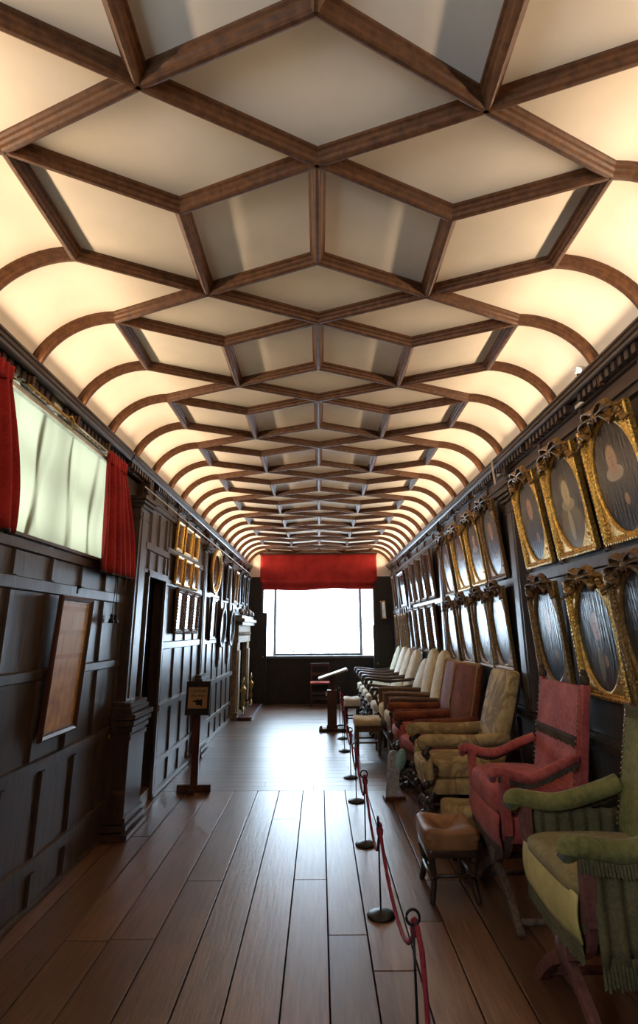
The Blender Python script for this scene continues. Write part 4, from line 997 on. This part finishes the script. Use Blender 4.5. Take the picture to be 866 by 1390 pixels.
def armchair(name, label, group, W, Dp, seat_z, az, bt, rake, fab, seat_m, wood_m, arm='padded', legs='scroll', arch=0., back_t=.07, backw=None, fr=None, seat_h=.12, back0=None, back_m=None, arm_r=.045, front_skirt=True, e=.2):
    r = thing(name, label, 'armchair', group=group)
    yf, yb, hw = -Dp / 2, Dp / 2, W / 2; backw = backw or W - .06; back_m = back_m or fab
    lh_ = seat_z - .10
    for sx in (-1, 1):
        for fy, fnt in ((yf + .05, True), (yb - .04, False)):
            m = MB()
            if legs == 'scroll': scroll_leg(m, sx * (hw - .05), fy, lh_, sx, fnt)
            elif legs == 'square': m.box(sx * (hw - .03) - .024, sx * (hw - .03) + .024, fy - .024, fy + .024, 0, lh_)
            else: turned_leg(m, sx * (hw - .05), fy, lh_)
            m.build('leg', wood_m, r)
    if legs == 'scroll':
        m = MB(); m.tube(smooth_path([(-hw + .05, yf + .03, lh_ * .42), (-hw * .5, yf + .02, lh_ * .58), (0, yf + .02, lh_ * .66), (hw * .5, yf + .02, lh_ * .58), (hw - .05, yf + .03, lh_ * .42)]), [.02 + .010 * math.sin(i * 1.7) for i in range(25)], 8)
        m.tube(smooth_path([(-hw + .05, yf + .03, lh_ * .36), (-hw * .5, yf + .02, lh_ * .42), (0, yf + .02, lh_ * .36), (hw * .5, yf + .02, lh_ * .42), (hw - .05, yf + .03, lh_ * .36)]), .014, 8)
        for i in range(5): m.ball((-.16 + .08 * i, yf + .015, lh_ * .5), .026, 8)
        m.build('front_stretcher', wood_m, r)
    else:
        m = MB(); m.box(-hw + .03, hw - .03, yf + .03, yf + .05, lh_ * .5, lh_ * .62); m.build('front_stretcher', wood_m, r)
    m = MB(); m.tube([(-hw + .05, 0, lh_ * .34), (hw - .05, 0, lh_ * .34)], .014, 8); m.build('stretcher', wood_m, r)
    for sx in (-1, 1):
        m = MB(); m.tube([(sx * (hw - .05), yf + .05, lh_ * .32), (sx * (hw - .05), yb - .04, lh_ * .32)], .014, 8); m.build('stretcher', wood_m, r)
    m = MB(); m.cushion((0, 0, seat_z - .075), (W - .03, Dp, .11), .15, 28); m.build('seat_frame', (wood_m if legs == 'square' else fab), r)
    m = MB(); m.cushion((0, -.02, seat_z - .03 + seat_h / 2), (W - .10, Dp + .03, seat_h), .36, 32, lambda x, y, z: (0, 0, .03 * (1 - x * x) * (1 - y * y) * (z > 0)), .28); m.build('seat_cushion', seat_m, r)
    z0 = back0 or seat_z + .02
    m = MB(); slab_back(m, backw, z0, bt, yb - .04, yb - .04 + rake, back_t, arch, e, .025); back_o = m.build('backrest', back_m, r)
    m = MB()
    for sx in (-1, 1): m.sweep([(sx * (backw / 2 - .03), yb - .03, .02), (sx * (backw / 2 - .03), yb + .012, seat_z), (sx * (backw / 2 - .03), yb - .0 + rake * .93, bt - .05 - arch)], [(-.014, -.016), (.014, -.016), (.014, .016), (-.014, .016)], (1, 0, 0))
    m.build('back_frame', wood_m, r)
    if fr:
        m = MB()
        yb1 = lambda z: yb - .04 + rake * (z - z0) / (bt - z0) - back_t / 2 - .004
        for sx in (-1, 1):
            for i in range(34):
                z = z0 + .03 + (bt - z0 - .05) * i / 33; m.ball((sx * (backw / 2 - .012), yb1(z) - .004, z), .014, 6, (1, .8, 1))
        fringe(m, [(-backw / 2, yb1(bt) + .004, bt - .005), (backw / 2, yb1(bt) + .004, bt - .005)], .03)
        for i in range(30): m.ball((-backw / 2 + backw * i / 29, yb1(bt) + .015, bt - .004), .012, 6)
        m.build('back_fringe', fr, back_o)
    for sx in (-1, 1):
        ax = sx * (hw - .015)
        if arm == 'padded':
            pts = smooth_path([(ax, yf - .03, az - .03), (ax, yf - .025, az), (ax, yf + .1, az + .005), (ax, 0, az), (ax, yb - .1, az + .005), (ax * .97, yb + rake * .3, az + .015)], 5)
            m = MB(); m.tube(pts, arm_r, 12); m.ball((ax, yf - .028, az - .015), arm_r * 1.02, 12); m.build('armrest', fab, r)
            m = MB(); scroll_leg(m, ax, yf + .03, az - seat_z + .06, sx, True, .022); m2 = MB(); m2.add([(x, y, z + seat_z - .08) for x, y, z in m.v], m.f, True); m2.build('arm_support', wood_m, r)
            if front_skirt:
                m = MB(); m.cushion((ax * .97, yf + .015, (az + seat_z) / 2 - .09), (.085, .05, .26), .5, 18, lambda x, y, z: (-sx * .018 * (z < 0) * -z, 0, 0)); m.build('arm_front_pad', seat_m, r)
        elif arm == 'panel':
            m = MB(); m.tube(smooth_path([(ax, yf - .01, az), (ax, yf + .1, az + .012), (ax, yb - .05, az), (ax, yb + .02, az)]), .026, 8); m.box(ax - .024, ax + .024, yf - .012, yf + .036, seat_z - .12, az); m.build('armrest', wood_m, r)
            m = MB(); m.box(ax - .016, ax + .016, yf + .04, yb - .03, seat_z - .08, az - .03); m.build('arm_panel', M['brown_velvet'], r, .006)
        else:
            pts = smooth_path([(ax * 1.05, yf - .05, az - .04), (ax * 1.05, yf - .06, az - .005), (ax * 1.05, yf + .0, az + .018), (ax, 0, az - .018), (ax * .95, yb - .02, az + .0), (ax * .93, yb + rake * .35, az + .015)], 5)
            m = MB(); m.tube(pts, [.024 + .004 * math.sin(i) for i in range(len(pts))], 10); m.ball((ax * 1.05, yf - .052, az - .022), .03, 10); m.build('armrest', wood_m, r)
            m = MB(); m2 = MB(); scroll_leg(m, ax, yf + .04, az - seat_z + .08, sx, True, .02); m2.add([(x, y, z + seat_z - .09) for x, y, z in m.v], m.f, True); m2.build('arm_support', wood_m, r)
    return r
def place(r, x, y, a=0, s=1.): r.location = (x, y, 0); r.rotation_euler = (0, 0, R(-90 + a)); r.scale = (s, s, s); return r
t = armchair('armchair', 'buff floral upholstered armchair with rolled arms and dark carved legs', None, .62, .58, .46, .71, 1.22, .22, M['floral'], M['floral'], M['darkwood'], 'padded', 'scroll', .0, .09, .58, None, .12, None, None, .048)
place(t, 1.12, 5.00)
gbv = 'rust brown velvet armchairs'
t = armchair('velvet_armchair', 'rust brown velvet armchair with fringed back, the nearer of the two', gbv, .58, .56, .44, .69, 1.22, .17, M['brown_velvet'], M['velvet_red'], M['darkwood'], 'padded', 'scroll', .0, .06, .58, M['fringe_r'], .12, None, None, .04)
place(t, 1.15, 5.98, 10)
t = dup(t, (1.13, 6.66, 0), R(-90), 'rust brown velvet armchair with fringed back, the further of the two', gbv)
gcr = 'cream cushioned wooden armchairs'
t = armchair('wooden_armchair', 'square armed wooden armchair with cream damask back, nearer of two alike', gcr, .62, .60, .46, .74, 1.30, .19, M['cream_cloth'], M['cream_cloth'], M['midwood'], 'panel', 'square', .13, .10, .54, None, .16, None, None, .045, True, .3)
place(t, 1.14, 7.36)
dup(t, (1.14, 8.03, 0), R(-90), 'square armed wooden armchair with cream damask back, further of two alike', gcr)
gpl = 'pale high backed armchairs at the far end'
t = armchair('high_back_armchair', 'low white covered armchair with carved dark arms, shortest back of the far row', None, .62, .62, .45, .72, 1.14, .24, M['white_cloth'], M['white_cloth'], M['darkwood'], 'wood', 'scroll', .14, .12, .54, None, .12, None, None, .045, True, .32)
place(t, 1.10, 8.72)
pl = armchair('high_back_armchair', 'pale cream high backed armchair, nearest of the four at the far end', gpl, .56, .62, .48, .80, 1.25, .24, M['pale_cloth'], M['pale_cloth'], M['darkwood'], 'wood', 'scroll', .12, .10, .52, None, .12, None, M['pale_cloth'], .045, True, .3)
place(pl, 1.08, 9.42)
for yy, mat, lb in ((10.1, M['pale_cloth'], 'pale cream high backed armchair, second of the four at the far end'), (10.75, M['white_cloth'], 'whitish high backed armchair, third of the four at the far end'), (11.45, M['sage_cloth'], 'sage tinted high backed armchair, last before the end window')):
    q = dup(pl, (1.08, yy, 0), R(-90), lb, gpl)
    for c in q.children:
        if c.name.startswith('backrest') or c.name.startswith('seat_cushion'): c.data = c.data.copy(); c.data.materials[0] = mat

# stools
def stool(name, label, group, W, Dp, h, th, fab, wood_m, legs, dish=0., arch=0.):
    r = thing(name, label, 'stool', group=group)
    m = MB(); m.cushion((0, 0, h - th / 2), (W, Dp, th), .32, 32, lambda x, y, z: (0, 0, (arch * (1 - x * x) - dish * math.exp(-5 * (x * x + y * y))) * (z > 0) + .012 * (abs(x * y) > .3) * (z > 0)), .22); m.build('seat', fab, r)
    m = MB(); m.cushion((0, 0, h - th - .005), (W * .95, Dp * .95, .05), .15, 24); m.build('seat_rail', wood_m, r)
    for sx in (-1, 1):
        for sy in (-1, 1):
            m = MB(); x, y = sx * (W / 2 - .04), sy * (Dp / 2 - .04)
            if legs == 'curve': m.tube(smooth_path([(x, y, h - th), (x * 1.04, y * 1.04, h * .55), (x * .94, y * .94, h * .32), (x * 1.1, y * 1.1, .0)]), [.026 - .0005 * i for i in range(19)], 8)
            elif legs == 'square': m.box(x - .02, x + .02, y - .02, y + .02, 0, h - th)
            else: turned_leg(m, x, y, h - th, .022)
            m.build('leg', wood_m, r)
    for sy in (-1, 1):
        m = MB(); m.tube([(-W / 2 + .04, sy * (Dp / 2 - .04), h * .3), (W / 2 - .04, sy * (Dp / 2 - .04), h * .3)], .012, 8); m.build('stretcher', wood_m, r)
    for sx in (-1, 1):
        m = MB(); m.tube([(sx * (W / 2 - .04), -Dp / 2 + .04, h * .36), (sx * (W / 2 - .04), Dp / 2 - .04, h * .36)], .012, 8); m.build('stretcher', wood_m, r)
    return r
s = stool('footstool', 'worn tan leather stool with a dished seat, nearest to the ropes', None, .40, .33, .375, .11, M['leather'], M['darkwood'], 'curve', .045)
place(s, .79, 3.96, 0)
for sx in (-1, 1):
    for sy in (-1, 1):
        m = MB(); m.ball((sx * .17, sy * .135, .34), .035, 8, (1, 1, .8)); m.build('corner_tuft', M['leather'], s)
s = stool('footstool', 'low buff floral footstool between the floral and the crimson chairs', None, .32, .36, .32, .16, M['floral'], M['darkwood'], 'square')
place(s, 1.08, 4.55, 0)
s = stool('joint_stool', 'plain cream topped stool standing in front of the wooden armchairs', None, .42, .36, .42, .07, M['cream_cloth'], M['midwood'], 'square', 0, .02)
place(s, .62, 7.95, 0)
for bx in ((-.17, .17, -.166, -.152), (-.17, .17, .152, .166), (-.196, -.184, -.14, .14), (.184, .196, -.14, .14)):
    m = MB(); m.box(*bx, .28, .36); m.build('apron', M['midwood'], s, .003)
s = stool('round_top_stool', 'white topped stool with rounded seat near the lectern', None, .42, .27, .44, .10, M['white_cloth'], M['darkwood'], 'curve', 0, .03)
place(s, .53, 9.95, 0)
# small chair by the end window
sc = thing('side_chair', 'small reddish chair standing below the end window', 'chair', (.0, 12.62, 0))
for sx in (-1, 1):
    for sy, hh in ((-1, .46), (1, .86)):
        m = MB(); m.box(sx * .19 - .015, sx * .19 + .015, sy * .17 - .015, sy * .17 + .015, 0, hh); m.build('leg', M['redwood'], sc, .003)
m = MB(); m.cushion((0, 0, .47), (.42, .40, .05), .3, 24); m.build('seat', M['velvet_red'], sc)
for z in (.16, .26):
    for yy in (-.17, .17):
        m = MB(); m.tube([(-.19, yy, z), (.19, yy, z)], .011, 8); m.build('stretcher', M['redwood'], sc)
for z in (.6, .8):
    m = MB(); m.box(-.18, .18, .16, .18, z, z + .06); m.build('back_rail', M['redwood'], sc, .004)

# ------------------------------------------------------------------ light
sc_ = bpy.context.scene
w = bpy.data.worlds.new('World'); sc_.world = w; w.use_nodes = True
bgn = w.node_tree.nodes['Background']; bgn.inputs['Color'].default_value = (.64, .82, 1.0, 1); bgn.inputs['Strength'].default_value = 11.0
def area(name, loc, rot, sx, sy, power, c, spread=180):
    l = bpy.data.lights.new(name, 'AREA'); l.shape = 'RECTANGLE'; l.size = sx; l.size_y = sy; l.energy = power; l.color = c; l.spread = R(spread)
    o = bpy.data.objects.new(name, l); C.objects.link(o); o.location = loc; o.rotation_euler = rot; return o
p = area('window_portal', (0, YE + .75, 2.05), (-PI / 2, 0, 0), 2.5, 2.2, 1, (1, 1, 1)); p.data.cycles.is_portal = True
p = area('side_window_portal', (XN - .16, 3.0, 2.53), (0, -PI / 2, 0), .9, 2.8, 1, (1, 1, 1)); p.data.cycles.is_portal = True
p = area('added_window_portal', (XN - .16, -1.2, 2.53), (0, -PI / 2, 0), .9, 2.0, 1, (1, 1, 1)); p.data.cycles.is_portal = True  # portal for the added window behind the camera
# warm lamps hidden on top of both cornices
for s in (-1, 1):
    for (y0, y1) in ((YB + .2, 4.4), (4.5, YE - .1)):
        a = area('cornice_lamp', (s * 1.585, (y0 + y1) / 2, 3.016), (0, 0, 0), .045, y1 - y0, 4.7 * (y1 - y0), (1, .73, .49), 146)
        a.rotation_euler = (0, R(s * 112), 0)

# ------------------------------------------------------------------ camera
f, h, roll, vp, pp = 750., 1.55, .006, (434, 856), (433, 650)
d = Vector(((vp[0] - pp[0]) / f, -(vp[1] - pp[1]) / f, 1)).normalized()
u = Vector((-math.sin(roll), math.cos(roll), 0)); u = (u - u.dot(d) * d).normalized()
x = Vector((u.y * d.z - u.z * d.y, u.z * d.x - u.x * d.z, u.x * d.y - u.y * d.x))
Mw = Matrix((x, d, u))          # rows: world axes in (right, up, forward)
right, upv, fwd = Mw.col[0], Mw.col[1], Mw.col[2]
cam = bpy.data.cameras.new('camera'); co = bpy.data.objects.new('camera', cam); C.objects.link(co)
co.matrix_world = Matrix(((right.x, upv.x, -fwd.x, 0), (right.y, upv.y, -fwd.y, 0), (right.z, upv.z, -fwd.z, h), (0, 0, 0, 1)))
cam.sensor_fit = 'HORIZONTAL'; cam.sensor_width = 36; cam.lens = f / 866 * 36; cam.shift_y = -45 / 866; cam.clip_start = .05
sc_.camera = co
vs_ = sc_.view_settings; sc_.display_settings.display_device = 'sRGB'
vs_.view_transform = 'Standard'; vs_.look = 'None'; vs_.gamma = 1; vs_.use_curve_mapping = False; vs_.exposure = 1.2
sc_.cycles.use_denoising = True; sc_.cycles.max_bounces = 8; sc_.cycles.diffuse_bounces = 5; sc_.cycles.glossy_bounces = 4; sc_.cycles.transparent_max_bounces = 12
sc_.cycles.sample_clamp_indirect = 6
